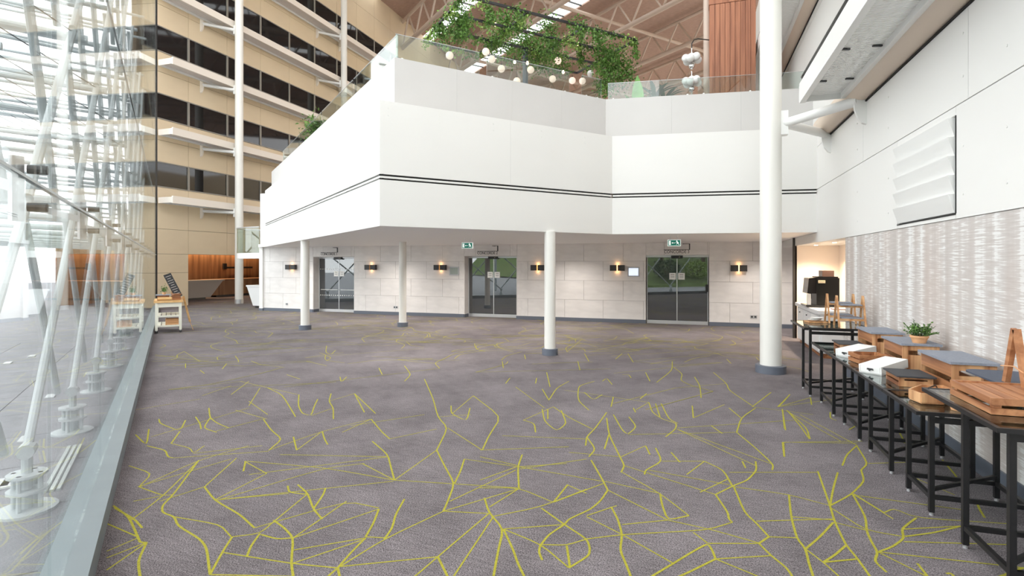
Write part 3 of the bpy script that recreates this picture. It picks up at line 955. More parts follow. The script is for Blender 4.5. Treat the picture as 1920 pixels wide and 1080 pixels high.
MB().bb(XF - .3, XF - .03, 15.9, 54, 2.25, 20.6).bb(XF - .3, XF - .03, 15.9, YN0, 0, 2.25).bb(XF - .3, XF - .03, YN1, 54, 0, 2.25).build('facade_core', 'beige_joint', wf, smooth=False)
for r, (z0, z1) in enumerate(WROWS):
    wn = thing('window_%d' % (r + 2), '', None, (XF, 30, z0), kind='structure'); wn['label'] = 'ribbon window of the beige facade, row %s from the ground' % ['one', 'two', 'three', 'four', 'five'][r]
    for a, b in zip(MODS, MODS[1:]):
        piece('pane', wn, (XF - .015, (a + b) / 2, (z0 + z1) / 2), (.02, b - a - .05, z1 - z0 - .08), 0, 'window_dark')
        piece('mullion', wn, (XF + .0, a, (z0 + z1) / 2), (.06, .10, z1 - z0), 0, 'mullion_grey')
    for z in (z0 + .02, z1 - .02): piece('window_rail', wn, (XF + .0, (MODS[0] + MODS[-1]) / 2, z), (.05, MODS[-1] - MODS[0], .04), 0, 'mullion_grey')
# timber lobby recess
lb = XF - 5.2
struct(MB().bb(lb - .1, lb, YN0 - 2, YN1 + 6, 0, 3.0).build('wall_timber', 'wood_wall', smooth=False), 'timber-panelled lobby wall lit from above')
struct(MB().bb(lb, XF - .3, YN0 - .15, YN0, 0, 3.0).build('wall_lobby_near', 'beige_panel', smooth=False))
struct(MB().bb(lb, XF - .3, YN1, YN1 + .15, 0, 3.0).build('wall_lobby_far', 'dark_bronze', smooth=False))
struct(MB().bb(lb, XF - .3, YN0, YN1, 2.95, 3.05).build('ceiling_lobby', 'bulkhead', smooth=False))
def ltube(name, label, p, q, en, col, r=.03):
    ld = bpy.data.lights.new(name, 'AREA'); ld.shape = 'RECTANGLE'; v = Vector(q) - Vector(p); ld.size = v.length; ld.size_y = r; ld.energy = en; ld.color = col
    o = bpy.data.objects.new(name, ld); COL.objects.link(o); o.location = (Vector(p) + Vector(q)) / 2; return o
o = ltube('cove_light', '', (lb + .18, YN0 + .2, 2.9), (lb + .18, YN1 - .2, 2.9), 130, (1, .68, .40)); o.rotation_euler = (0, math.radians(25), math.pi / 2)
o.rotation_euler = Matrix(((0, -1, 0), (1, 0, 0), (0, 0, 1))).to_euler()

def walkway(name, label, xo, xi, y0, y1, z, wallx, mesh='mesh_deck', planks=5):
    t = thing(name, label, 'walkway', ((xo + xi) / 2, (y0 + y1) / 2, z))
    sgn = 1 if wallx > xo else -1
    MB().bb(min(xo, xo + sgn * .08), max(xo, xo + sgn * .08), y0, y1, z, z + .30).build('fascia', 'white_paint' if wallx > 0 else 'fascia_beige', t, smooth=False)
    MB().bb(min(xi, xi - sgn * .07), max(xi, xi - sgn * .07), y0, y1, z + .02, z + .24).build('inner_beam', 'white_paint', t, smooth=False)
    if wallx > 0:                          # open steel grating: light falls through between the slats
        xa, xb = sorted((xo + sgn * .08, xi - sgn * .07)); g = MB(); y = y0 + .02
        while y < y1 - .02: g.bb(xa, xb, y, y + .026, z + .10, z + .125); y += .046
        go = g.build('grating_slats', 'white_paint', t, smooth=False); go['kind'] = 'stuff'
        for i in range(4):
            x = xa + (i + .5) * (xb - xa) / 4; MB().bb(x - .012, x + .012, y0 + .02, y1 - .02, z + .126, z + .16).build('bearer_bar', 'white_paint', t, smooth=False)
        planks = 0
    a = xo + sgn * .08; wd = (xi - sgn * .07 - a) / max(1, planks)
    for i in range(planks):
        p0 = a + i * wd; p1 = p0 + wd * .97
        MB().bb(min(p0, p1), max(p0, p1), y0 + .02, y1 - .02, z + .10, z + .14).build('deck_plank', mesh, t, smooth=False)
    ye = y0 - .02 if wallx < 0 else y1
    MB().bb(min(xo, xi), max(xo, xi), ye, ye + .02, z + .02, z + .26).build('end_plate', 'white_paint' if wallx > 0 else 'fascia_beige', t, smooth=False)
    if wallx < 0: return t
    MB().path([(xo + sgn * .04, y0, z + .40), (xo + sgn * .04, y1, z + .40)], .02, 8).build('handrail', 'dark_bronze', t)
    k = int((y1 - y0) / 2.6)
    for i in range(k + 1):
        y = y0 + .1 + i * (y1 - y0 - .2) / max(1, k)
        MB().bb(xo + sgn * .03 - .012, xo + sgn * .03 + .012, y - .02, y + .02, z + .29, z + .40).build('stanchion', 'dark_bronze', t, smooth=False)
    return t
fl_names = ['first', 'second', 'third', 'fourth', 'fifth']
for i, z in enumerate((4.32, 7.12, 10.0, 12.77, 15.6)):
    walkway('access_walkway', '%s-level white access walkway along the beige facade, counted from below' % fl_names[i], -20.15, -20.95, 16.7, 45, z, XF)
walkway('access_walkway', 'white mesh-floored access walkway on the right wall beside the big column', 1.55, 2.18, -1, 9.36, 4.32, XR)
walkway('access_walkway', 'upper access walkway on the right wall, behind the big column', 1.55, 2.18, 2, 25, 7.25, XR)
for nm, z, lab in (('service_tube', 4.42, 'beige rounded duct along the right wall under the near walkway'), ('service_tube', 7.35, 'beige rounded duct along the right wall, upper level')):
    tg = thing(nm, lab, 'duct', (XR, 8, z))
    y0, y1 = (-1, 11.6) if z < 5 else (0, 25)
    MB().tube((XR - .06, y0, z), (XR - .06, y1, z), .19, 20).build('duct_body', 'duct_beige', tg)
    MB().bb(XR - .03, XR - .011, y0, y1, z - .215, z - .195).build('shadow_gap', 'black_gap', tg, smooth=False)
# small clips under the near walkway
cl = [o for o in COL.objects if o.get('label', '').startswith('white mesh-floored')][0]
for y in (3.2, 4.6, 6.0, 7.4, 8.6):
    for x in (1.72, 2.05):
        MB().bar((x - .05, y, 4.405), (x + .05, y + .03, 4.405), .03, .02).build('deck_clip', 'fitting_steel', cl, smooth=False)

# ---- roof over the atrium, trusses along the glass direction, rooflight strips in view and unseen
RZ = 20.6
rf = thing('ceiling_atrium', '', None, G(40, -25, RZ), kind='structure'); rf['label'] = 'brown boarded atrium roof seen from below'
def s_end(n):                         # where a line along the glass meets the facade
    return (XF - GN.x * n) / GD.x
def roofstrip(n0, n1, mt='roof_board', nm='roof_board', z=RZ, s0=5):
    vs = []
    for n in (n0, n1): vs += [(s0, n), (s_end(n) + .2, n)]
    pl = [G(vs[0][0], n0, 0), G(vs[1][0], n0, 0), G(vs[3][0], n1, 0), G(vs[2][0], n1, 0)]
    return MB().prism([(p.x, p.y) for p in pl], z, z + .12).build(nm, mt, rf, smooth=False)
edges = [-.2, -5.2, -6.1, -11.45, -12.35, -17.65, -18.75, -24.15, -25.35, -32.0, -38, -44, -50, -56, -62]  # unseen strips nearest the glass added so daylight enters from the side
for i in range(len(edges) - 1):
    if i in (1, 3, 5, 7): continue
    roofstrip(edges[i], edges[i + 1], s0=-3 - .0 * i)
for j, (na, nb) in enumerate(((-17.65, -18.75), (-24.15, -25.35), (-5.2, -6.1), (-11.45, -12.35))):
    sk = thing('window_%d' % (7 + j), '', None, G(30, na, RZ), kind='structure'); sk['label'] = 'rooflight strip in the brown roof, %s' % ['left one in view', 'right one in view', 'unseen one over the glass side', 'unseen one over the middle of the hall'][j]
    L_ = s_end(na) - 12; m = int(L_ / 1.05)
    for i in range(m):
        s = 12 + i * 1.05
        piece('pane', sk, G(s + .5, (na + nb) / 2, RZ + .06), (1.0, abs(nb - na), .012), GYAW, 'clear_glass')
        piece('glazing_bar', sk, G(s, (na + nb) / 2, RZ + .05), (.07, abs(nb - na), .10), GYAW, 'dark_bronze')
for k in range(7):
    n = -(15.0 + 5.95 * k); s1 = s_end(n); s0 = 8 if k < 4 else -2
    t = thing('roof_truss', '%s cream tubular roof truss counted from the facade side' % ['first', 'second', 'third', 'fourth', 'fifth', 'sixth', 'seventh'][k], 'truss', G((s0 + s1) / 2, n, 18.3), group='roof trusses over the atrium')
    MB().tube(G(s0, n, 18.32), G(s1, n, 18.32), .17, 12).build('bottom_chord', 'truss_paint', t)
    MB().tube(G(s0, n, 20.3), G(s1, n, 20.3), .12, 10).build('top_chord', 'truss_paint', t)
    m = int((s1 - s0) / 2.6); st = (s1 - s0) / m
    for i in range(m):
        a = s0 + i * st
        MB().tube(G(a, n, 18.32), G(a + st / 2, n, 20.3), .07, 8).build('web_member', 'truss_paint', t)
        MB().tube(G(a + st / 2, n, 20.3), G(a + st, n, 18.32), .07, 8).build('web_member', 'truss_paint', t)
for j, s in enumerate((30, 42, 54)):
    q = thing('roof_purlin', 'cross beam linking the roof trusses, %s from the camera' % ['nearest', 'second', 'farthest'][j], 'beam', G(s, -30, 19.9))
    MB().tube(G(s, -14 if s < 40 else -22, 19.6), G(s, -52, 19.6), .13, 10).build('beam', 'truss_paint', q)

# unseen atrium floor and far walls, added to keep sky light off the roof
struct(MB().bb(XF - .3, 60, 30.0, 90, -.10, 0).bb(3.4, 60, 12, 30, -.10, 0).build('floor_atrium', 'bulkhead', smooth=False), 'unseen atrium floor beyond the mezzanine')
struct(MB().bb(XF - .3, 60, 90, 90.3, 0, RZ).build('wall_far', 'beige_panel', smooth=False), 'unseen far end wall of the atrium')
struct(MB().bb(60, 60.3, 12, 90.3, 0, RZ).build('wall_far_right', 'beige_panel', smooth=False), 'unseen far right wall of the atrium')
struct(MB().bb(XR + .3, 60, 11.8, 12, 2.6, RZ).build('wall_atrium_side', 'beige_panel', smooth=False), 'unseen side wall of the atrium beyond the right wall')
struct(MB().bb(XF - .3, XF, 54, 90, 0, RZ).build('wall_facade_end', 'beige_panel', smooth=False), 'unseen far end of the beige facade')

# ================================================================== COLUMNS
def column(label, x, y, z1, r, base='ring', arms=None, wallx=None):
    t = thing('round_column', label, 'column', (x, y, 0))
    MB().lathe((x, y, 0), [(r, .0), (r, z1)], 32).build('shaft', 'column_paint', t)
    if base == 'ring':
        MB().lathe((x, y, 0), [(r * 1.42, 0), (r * 1.42, .125), (r * 1.38, .13), (r * .99, .13)], 32).build('base_ring', 'base_grey', t)
    else:
        MB().lathe((x, y, 0), [(r * 1.06, 0), (r * 1.06, .20), (r, .20)], 28).build('base_cuff', 'brushed', t)
    for z in arms or []:
        sg = 1 if wallx > x else -1
        br = MB().bb(min(x + sg * r * .8, x + sg * (r + .09)), max(x + sg * r * .8, x + sg * (r + .09)), y - .08, y + .08, z - .20, z + .20).build('bracket', 'white_paint', t, smooth=False)
        for dy in (-1.0, 1.15):
            arm = MB().tube((x + sg * (r + .04), y, z), (wallx - sg * .10, y + dy, z + .02), .075, 12).build('bracket_arm', 'white_paint', t)
            # crescent fin on the wall
            fin = MB(); pts = []
            n = 9; out = []; inn = []
            for i in range(n):
                a = -math.pi / 2 + math.pi * i / (n - 1)
                out.append((-.17 * math.cos(a), .36 * math.sin(a)))
            poly = out
            vs = []
            for w2 in (-.035, .035):
                for (ux, uz) in poly: vs.append((wallx + sg * (ux if True else 0), y + dy + w2, z + .02 + uz))
            m = len(poly); fs = [tuple(range(m)), tuple(range(2 * m - 1, m - 1, -1))] + [(i, m + i, m + (i + 1) % m, (i + 1) % m) for i in range(m)]
            fin.add(vs, fs).build('wall_fin', 'fascia_beige' if wallx < 0 else 'white_paint', t, smooth=False)
    return t
c1 = onz(572, 618, 0); c2 = onz(755, 612.5, 0); c3 = onz(1031, 665, 0); c4 = onz(1445, 698, 0)
column('slim cream column with grey base, leftmost under the mezzanine', c1.x, c1.y, 2.5, .118)
column('slim cream column with grey base between the left and middle doors', c2.x, c2.y, 2.5, .108)
column('slim cream column with grey base right of the middle doors', c3.x, c3.y, 2.5, .113)
column('tall thick white column with grey base beside the right wall', c4.x, c4.y, 14, .170, arms=[4.215, 7.1], wallx=XR)
column('tall cream column with steel cuff standing by the facade, nearer one', -19.9, 19.85, 20.4, .178, 'cuff', arms=[4.2, 7.0, 9.88, 12.65, 15.48], wallx=XF)
column('tall cream column rising behind the mezzanine by the facade, farther one', -19.9, 27.8, 20.4, .178, 'cuff', arms=[4.2, 7.0, 9.88, 12.65, 15.48], wallx=XF)

# ================================================================== WALL AND CEILING FITTINGS
# soffit downlights (real lamps)
def downlight(p, label, en=9, col=(1, .93, .86), group='recessed downlights in the soffit'):
    t = thing('downlight', label, 'light', (p.x, p.y, p.z), group=group)
    MB().lathe((0, 0, -.008), [(.055, 0), (.055, .008)], 16).build('trim_ring', 'white_paint', t, local=True)
    MB().lathe((0, 0, -.012), [(.038, 0), (.038, .004)], 14).build('lens', 'lamp_white', t, local=True)
    ld = bpy.data.lights.new('downlight_lamp', 'SPOT'); ld.energy = en * 13; ld.color = col; ld.spot_size = math.radians(135); ld.spot_blend = 1.0; ld.shadow_soft_size = .05
    o = bpy.data.objects.new('downlight_lamp', ld); COL.objects.link(o); o.location = (p.x, p.y, p.z - .03)
    return t
DL = [(592, 461.5, 'recessed downlight left of the left glass doors'), (667, 454, 'recessed downlight above the left glass doors'), (737, 459, 'recessed downlight just left of the second slim column'),
      (775, 446, 'recessed downlight just right of the second slim column'), (786, 433, 'recessed downlight nearest the left corner of the soffit'), (846, 452, 'recessed downlight left of the middle exit sign'),
      (899, 457.5, 'recessed downlight right of the middle exit sign'), (997, 441, 'recessed downlight left of the third slim column'), (1044, 449, 'recessed downlight just right of the third slim column'),
      (1073, 455, 'recessed downlight farther right of the third slim column'), (1264, 447, 'recessed downlight just above the right exit sign'), (1419, 452, 'recessed downlight left of the thick white column')]
for px, py, lab in DL:
    p = onz(px, py, 2.5); p.y = min(p.y, YB - 1.15); downlight(p, lab)
for i, (x, y) in enumerate(((2.75, 12.7), (2.72, 14.3))):
    downlight(Vector((x, y, NZ)), 'warm downlight over the coffee counter, %s' % ['nearer to the wallpaper', 'above the coffee machine'][i], 11, (1, .80, .58), 'downlights in the coffee niche')

# wall lights
def sconce(x, label):
    z = 1.71; y = YB
    t = thing('wall_light', label, 'light', (x, y, z), group='black cube wall lights on the stone wall')
    for s in (-1, 1):
        MB().box((s * .118, -.075, 0), (.205, .13, .18)).build('shade', 'dark_bronze', t, local=True, smooth=False)
    MB().box((0, -.03, 0), (.032, .04, .178)).build('glow_slot', 'warm_strip', t, local=True, smooth=False)
    MB().box((0, -.005, 0), (.42, .01, .14)).build('back_plate', 'black_metal', t, local=True, smooth=False)
    for dz in (-.10, .10):
        ld = bpy.data.lights.new('sconce_lamp', 'POINT'); ld.energy = .26; ld.color = (1, .55, .22); ld.shadow_soft_size = .03
        o = bpy.data.objects.new('sconce_lamp', ld); COL.objects.link(o); o.location = (x, y - .07, z + dz * 1.25)
    return t
for px, lab in ((548, 'left of the left glass doors'), (697, 'between the left doors and the second slim column'), (827, 'left of the unlit screen'), (1009, 'half hidden by the third slim column'),
                (1158, 'left of the lit screen'), (1385, 'right of the right glass doors')):
    sconce(onY(px, 503, YB).x, 'black twin-cube wall light ' + lab)
# door screens
for px, on, lab in ((852, 0, 'small unlit screen in a silver frame left of the middle doors'), (1188, 1, 'small lit pale screen in a silver frame left of the right doors')):
    x = onY(px, 510, YB).x
    t = thing('room_screen', lab, 'screen', (x, YB, 1.45))
    MB().bb(x - .18, x + .18, YB - .03, YB, 1.44, 1.74).build('frame', 'frame_silver', t, smooth=False)
    MB().bb(x - .145, x + .145, YB - .033, YB - .030, 1.475, 1.705).build('display', 'screen_on' if on else 'screen_off', t, smooth=False)
# sockets
for px, py, lab in ((538, 570, 'dark socket low on the stone wall by the left end'), (742, 576, 'small double socket low on the wall beside the second slim column'), (1413, 594, 'black double socket low on the wall right of the right doors')):
    p = onY(px, py, YB); t = thing('wall_socket', lab, 'socket', (p.x, YB, p.z))
    wd = .09 if px != 538 else .05
    MB().box((0, -.006, 0), (wd * 2, .012, .09)).build('plate', 'brushed', t, local=True, smooth=False)
    for s in (-1, 1): MB().box((s * wd * .5, -.014, 0), (wd * .6, .004, .05)).build('insert', 'ink', t, local=True, smooth=False)
# exit signs hanging from the soffit
def exit_sign(px, py, D, label):
    p = atd(px, py, D); t = thing('exit_sign', label, 'sign', (p.x, p.y, p.z), rz=TH * .0, group=None)
    MB().box((0, 0, 0), (.29, .035, .145)).build('case', 'exit_white', t, local=True, smooth=False)
    pn = MB().box((0, -.020, 0), (.268, .006, .125)).build('green_panel', 'exit_green', t, local=True, smooth=False)
    y = -.0245
    MB().box((-.095, y, 0), (.045, .003, .095)).build('door_symbol', 'exit_white', pn, local=True, smooth=False)
    MB().box((-.005, y, 0), (.06, .003, .010)).add([(-.055, y, 0), (-.03, y, .022), (-.03, y, -.022)], [(0, 2, 1)]).build('arrow_symbol', 'exit_white', pn, local=True, smooth=False)
    m = MB()
    m.lathe((.072, y, .042), [(.012, -.001), (.012, .001)], 10)
    m = MB().add([(.060 + .012 * math.cos(a), y - .001, .043 + .012 * math.sin(a)) for a in [k * .628 for k in range(10)]], [tuple(range(9, -1, -1))])
    m.bar((.062, y, .03), (.085, y, -.012), .003, .022)
    for q in (((.065, y, .026), (.035, y, .012)), ((.07, y, .026), (.10, y, .004)), ((.085, y, -.01), (.052, y, -.022)), ((.052, y, -.022), (.05, y, -.05)), ((.085, y, -.012), (.112, y, -.045))):
        m.bar(q[0], q[1], .003, .011)
    m.build('running_figure', 'exit_white', pn, local=True, smooth=False)
    hz = 2.5 - p.z - .0725
    for s in (-.08, .08): MB().tube((s, 0, .07), (s, 0, .0725 + hz), .005, 6).build('hanger', 'brushed', t, local=True)
    return t
exit_sign(876.5, 460.5, 13.4, 'green running-man exit sign hanging left of the middle doors')
exit_sign(1264, 455.5, 12.4, 'green running-man exit sign hanging above the right doors')

# ================================================================== TABLES ON THE RIGHT
def table(label, x0, x1, y0, y1, z, lx0, lx1, ly0, ly1):
    t = thing('buffet_table', label, 'table', ((x0 + x1) / 2, (y0 + y1) / 2, 0), group='glass-topped buffet tables along the right wall')
    r = .024
    MB().bb(x0 + r, x1 - r, y0 + r, y1 - r, z - .012, z - .002).build('glass_top', 'table_glass', t, smooth=False)
    for a in ((x0, x1, y0, y0 + r), (x0, x1, y1 - r, y1), (x0, x0 + r, y0 + r, y1 - r), (x1 - r, x1, y0 + r, y1 - r)):
        MB().bb(*a, z - .026, z).build('top_rim', 'black_metal', t, smooth=False)
    s = .0165
    for x in (lx0, lx1):
        for y in (ly0, ly1):
            lg = MB().bb(x - s, x + s, y - s, y + s, .025, z - .03).build('leg', 'black_metal', t, smooth=False)
            MB().lathe((x, y, 0), [(.014, 0), (.014, .012), (.008, .014), (.008, .028)], 10).build('glide_foot', 'brushed', lg)
    for y in (ly0, ly1): MB().bb(lx0, lx1, y - .014, y + .014, z - .10, z - .06).build('top_rail', 'black_metal', t, smooth=False)
    for y in (ly0, ly1): MB().bb(lx0, lx1, y - .014, y + .014, .12, .15).build('stretcher', 'black_metal', t, smooth=False)
    xm = (lx0 + lx1) / 2
    MB().bb(lx0 - .014, lx0 + .014, ly0, ly1, .12, .15).build('stretcher', 'black_metal', t, smooth=False)
    MB().bb(lx1 - .014, lx1 + .014, ly0, ly1, .12, .15).build('stretcher', 'black_metal', t, smooth=False)
    MB().bar((lx0, ly0, .19), (lx1, ly1, .19), .025, .025).build('cross_brace', 'black_metal', t, smooth=False)
    return t
TB = .78
table('tall black-framed glass buffet table at the far end by the coffee counter', 1.45, 2.30, 8.42, 9.50, .965, 1.545, 2.18, 8.50, 9.015)
table('low black-framed glass buffet table under the farthest slate riser', 1.53, 2.36, 7.315, 8.36, TB, 1.615, 2.19, 7.49, 8.158)
table('low black-framed glass buffet table second from the far end of the low row', 1.53, 2.36, 6.365, 7.305, TB, 1.645, 2.2, 6.528, 7.126)
table('low black-framed glass buffet table third in the low row', 1.53, 2.36, 5.415, 6.355, TB, 1.655, 2.24, 5.603, 6.195)
table('nearest low black-framed glass buffet table, beside the taller one', 1.53, 2.36, 4.66, 5.405, TB, 1.66, 2.24, 4.77, 5.214)
table('tall black-framed glass buffet table nearest the camera at the right edge', 1.55, 2.36, 3.60, 4.62, .965, 1.676, 2.24, 3.74, 4.286)

# wooden risers with slate tops
def riser(label, x0, x1, y0, y1, z0, z1, slate, sl_t=.018, over=.02, w1='wood_acacia_end', w2='wood_acacia', group='wooden display risers on the buffet tables'):
    cx, cy = (x0 + x1) / 2, (y0 + y1) / 2
    t = thing('display_riser', label, 'riser', (cx, cy, z0), group=group)
    zt = z1 - sl_t; h = zt - z0; th = .016
    for y in (y0, y1 - th):                       # slotted end boards
        e = MB(); zs = z0 + h * .62; ze = z0 + h * .80; sx = (x1 - x0) * .16
        e.bb(x0, x1, y, y + th, z0, zs).bb(x0, x1, y, y + th, ze, zt).bb(x0, x0 + sx, y, y + th, zs, ze).bb(x1 - sx, x1, y, y + th, zs, ze)
        e.build('end_board', w1, t, smooth=False)
    for x in (x0, x1 - th):                       # two slats a side
        MB().bb(x, x + th, y0 + th, y1 - th, z0, z0 + h * .36).build('side_slat', w2, t, smooth=False)
        MB().bb(x, x + th, y0 + th, y1 - th, z0 + h * .56, zt).build('side_slat', w2, t, smooth=False)
    MB().bb(x0 + th, x1 - th, y0 + th, y1 - th, z0 + .004, z0 + .014).build('bottom_board', w2, t, smooth=False)
    b = .004; sx0, sx1, sy0, sy1 = x0 - over, x1 + over, y0 - over, y1 + over
    MB().prism([(sx0 + b, sy0), (sx1 - b, sy0), (sx1, sy0 + b), (sx1, sy1 - b), (sx1 - b, sy1), (sx0 + b, sy1), (sx0, sy1 - b), (sx0, sy0 + b)], zt, z1).build('slate_top', slate, t, smooth=False)
    return t
riser('large wooden riser with a pale slate top nearest the camera', 2.0, 2.30, 5.34, 5.98, TB, 1.05, 'slate_light', .02)
riser('large wooden riser with a pale slate top carrying the potted plant', 1.99, 2.30, 6.41, 6.98, TB, 1.05, 'slate_light', .02)
riser('large wooden riser with a pale slate top farthest from the camera', 1.98, 2.28, 7.34, 7.93, TB, 1.05, 'slate_light', .02)
riser('small wooden crate with a dark slate top near the front of the low tables', 1.70, 1.95, 5.56, 5.90, TB, .875, 'slate_dark', .012)
riser('small wooden crate with a dark slate top at the far low table', 1.70, 1.94, 7.56, 7.88, TB, .875, 'slate_dark', .012)

# slatted tray upside down on the near table
t = thing('slatted_tray', 'slatted teak serving tray on the tall table nearest the camera', 'tray', (1.93, 4.17, .965))
x0, x1, y0, y1, z0, z1 = 1.655, 2.22, 3.91, 4.45, .966, 1.062
for y in (y0, y1 - .018):
    MB().bb(x0, x1, y, y + .018, z0, z0 + .036).build('side_slat', 'wood_teak', t, smooth=False)
    MB().bb(x0, x1, y, y + .018, z1 - .040, z1).build('side_slat', 'wood_teak', t, smooth=False)
for x in (x0 - .0, x1 - .018):
    MB().bb(x, x + .018, y0 + .018, y1 - .018, z0, z0 + .036).build('side_slat', 'wood_teak', t, smooth=False)
    MB().bb(x, x + .018, y0 + .018, y1 - .018, z1 - .040, z1).build('side_slat', 'wood_teak', t, smooth=False)
for x in (x0 + .018, x1 - .058):
    for y in (y0 + .018, y1 - .058): MB().bb(x, x + .04, y, y + .04, z0, z1 - .02).build('corner_block', 'wood_teak', t, smooth=False)
n = 7; st = (x1 - x0 - .04) / n
for i in range(n):
    MB().bb(x0 + .02 + i * st + .003, x0 + .02 + (i + 1) * st - .003, y0 + .02, y1 - .02, z1 - .022, z1 - .010).build('slat', 'wood_teak', t, smooth=False)

# A-frame stands
def aframe(mb_parent, x, y, z0, hgt, spread, w=.026):
    for s in (-1, 1):
        MB().bar((x, y + s * spread, z0 + .003), (x, y + s * .012, z0 + hgt), .022, w).build('leg', 'wood_oak', mb_parent, smooth=False)
def stand(label, xa, xb, y, z0, tiers, spread=.15, hgt=.43, slate='slate_light'):
    t = thing('tiered_stand', label, 'stand', ((xa + xb) / 2, y, z0), group='wooden A-frame display stands')
    for x in (xa, xb): aframe(t, x, y, z0, hgt, spread)
    for k, (zz, d) in enumerate(tiers):
        hw = spread * (1 - zz / hgt) + .02
        for s in (-1, 1): MB().bb(xa, xb, y + s * hw - .01, y + s * hw + .01, z0 + zz - .03, z0 + zz - .002).build('rail', 'wood_oak', t, smooth=False)
        MB().bb(xa + .03, xb - .03, y - d, y + d, z0 + zz, z0 + zz + .014).build('shelf_board', slate, t, smooth=False)
    return t
stand('two-tier wooden A-frame stand on the far tall table, nearer one', 1.92, 2.24, 8.74, .965, ((.12, .13), (.30, .11)))
stand('two-tier wooden A-frame stand on the far tall table, by the coffee counter', 1.90, 2.24, 9.22, .965, ((.12, .13), (.30, .11)))
t = thing('tiered_stand', 'wooden A-frame stand at the right edge behind the slatted tray', 'stand', (2.12, 4.52, .965), group='wooden A-frame display stands')
for x in (2.02, 2.33):
    MB().bar((x, 4.32, .968), (x, 4.45, 1.415), .03, .042).build('leg', 'wood_teak', t, smooth=False)
    MB().bar((x, 4.60, .968), (x, 4.47, 1.415), .03, .042).build('leg', 'wood_teak', t, smooth=False)
MB().bb(2.02, 2.33, 4.40, 4.42, 1.28, 1.31).build('rail', 'wood_teak', t, smooth=False)
MB().bb(2.02, 2.33, 4.57, 4.59, 1.00, 1.03).bb(2.02, 2.33, 4.33, 4.35, 1.00, 1.03).build('rail', 'wood_teak', t, smooth=False)
MB().path([(2.0, 4.33, 1.15), (2.01, 4.46, 1.17), (2.0, 4.60, 1.15)], .004, 6).build('tie_string', 'terracotta', t)
# rounded slate board on the stand's lower rails
t = thing('slate_board', 'rounded blue-grey slate board lying behind the slatted tray', 'board', (2.12, 4.72, 1.035))
pl = []
for cx, cy, a0 in ((2.24, 4.96, 0), (2.04, 4.96, 90), (2.04, 4.44, 180), (2.24, 4.44, 270)):
    for k in range(6):
        a = math.radians(a0 + k * 18); pl.append((cx + .09 * math.cos(a), cy + .09 * math.sin(a)))
MB().prism(pl, 1.033, 1.045).build('slate_slab', 'slate_blue', t)
MB().bb(2.05, 2.25, 4.95, 4.99, TB + .001, 1.032).build('support_block', 'wood_teak', t, smooth=False)

# white painted crates lying at an angle
def white_crate(label, c, yaw, tilt, Ld=.46, Wd=.21, Hd=.075):
    t = thing('white_crate', label, 'crate', c, group='white painted crates on the buffet tables')
    t.rotation_euler = (0, tilt, yaw)
    MB().box((0, 0, .008), (Ld, Wd, .012)).build('bottom', 'white_paint', t, local=True, smooth=False)
    for s in (-1, 1):
        MB().box((0, s * (Wd / 2 - .006), Hd / 2), (Ld, .012, Hd)).build('long_side', 'white_paint', t, local=True, smooth=False)
        e = MB(); x = s * (Ld / 2 - .006)
        e.box((x, 0, Hd * .25), (.012, Wd - .03, Hd * .5)).box((x, 0, Hd * .88), (.012, Wd - .03, Hd * .24))
        for q in (-1, 1): e.box((x, q * (Wd / 2 - .045), Hd * .63), (.012, .06, Hd * .28))
        e.build('end_board', 'white_paint', t, local=True, smooth=False)
    MB().box((0, 0, Hd + .004), (Ld, Wd, .008)).build('upturned_base', 'paper', t, local=True, smooth=False)
    MB().path([(-Ld / 2 - .002, -.03, Hd * .6), (-Ld / 2 - .02, -.03, Hd * .75), (-Ld / 2 - .02, .0, Hd * .55), (-Ld / 2 - .002, .0, Hd * .45)], .005, 6).build('ring_handle', 'fitting_steel', t, local=True)
    return t
white_crate('white wooden crate lying at an angle between the two nearer risers', (1.79, 6.28, TB + .016), .80, -.09)
white_crate('white wooden crate lying at an angle by the far low table', (1.79, 7.24, TB + .016), .72, -.09, .40)
# open wooden crate
t = thing('wooden_crate', 'open wooden crate between the two white crates', 'crate', (1.80, 6.80, TB), rz=.15)
for s in (-1, 1):
    for zz in (.022, .075):
        MB().box((0, s * .13, zz), (.30, .014, .04)).build('side_slat', 'wood_acacia', t, local=True, smooth=False)
        MB().box((s * .143, 0, zz), (.014, .246, .04)).build('side_slat', 'wood_acacia', t, local=True, smooth=False)
for sx in (-1, 1):
    for sy in (-1, 1): MB().box((sx * .122, sy * .11, .047), (.026, .026, .09)).build('corner_block', 'wood_acacia_end', t, local=True, smooth=False)
MB().box((0, 0, .006), (.27, .24, .008)).build('bottom_board', 'wood_acacia', t, local=True, smooth=False)
# pale wooden carrier
t = thing('wooden_carrier', 'pale six-sided wooden carrier on the nearest low table', 'carrier', (1.78, 5.10, TB + .002), rz=.95)
hexp = [(-.23, 0), (-.13, -.11), (.13, -.11), (.23, 0), (.13, .11), (-.13, .11)]
MB().prism(hexp, 0, .012).build('bottom_board', 'wood_acacia_end', t, local=True, smooth=False)
for (ax, ay), (bx, by) in zip(hexp, hexp[1:] + hexp[:1]):
    MB().bar((ax, ay, .045), (bx, by, .045), .012, .07).build('side_board', 'wood_acacia_end', t, local=True, smooth=False)
MB().path([(-.12, 0, .07), (-.08, 0, .10), (.08, 0, .10), (.12, 0, .07)], .006, 6).build('carry_handle', 'black_metal', t, local=True)

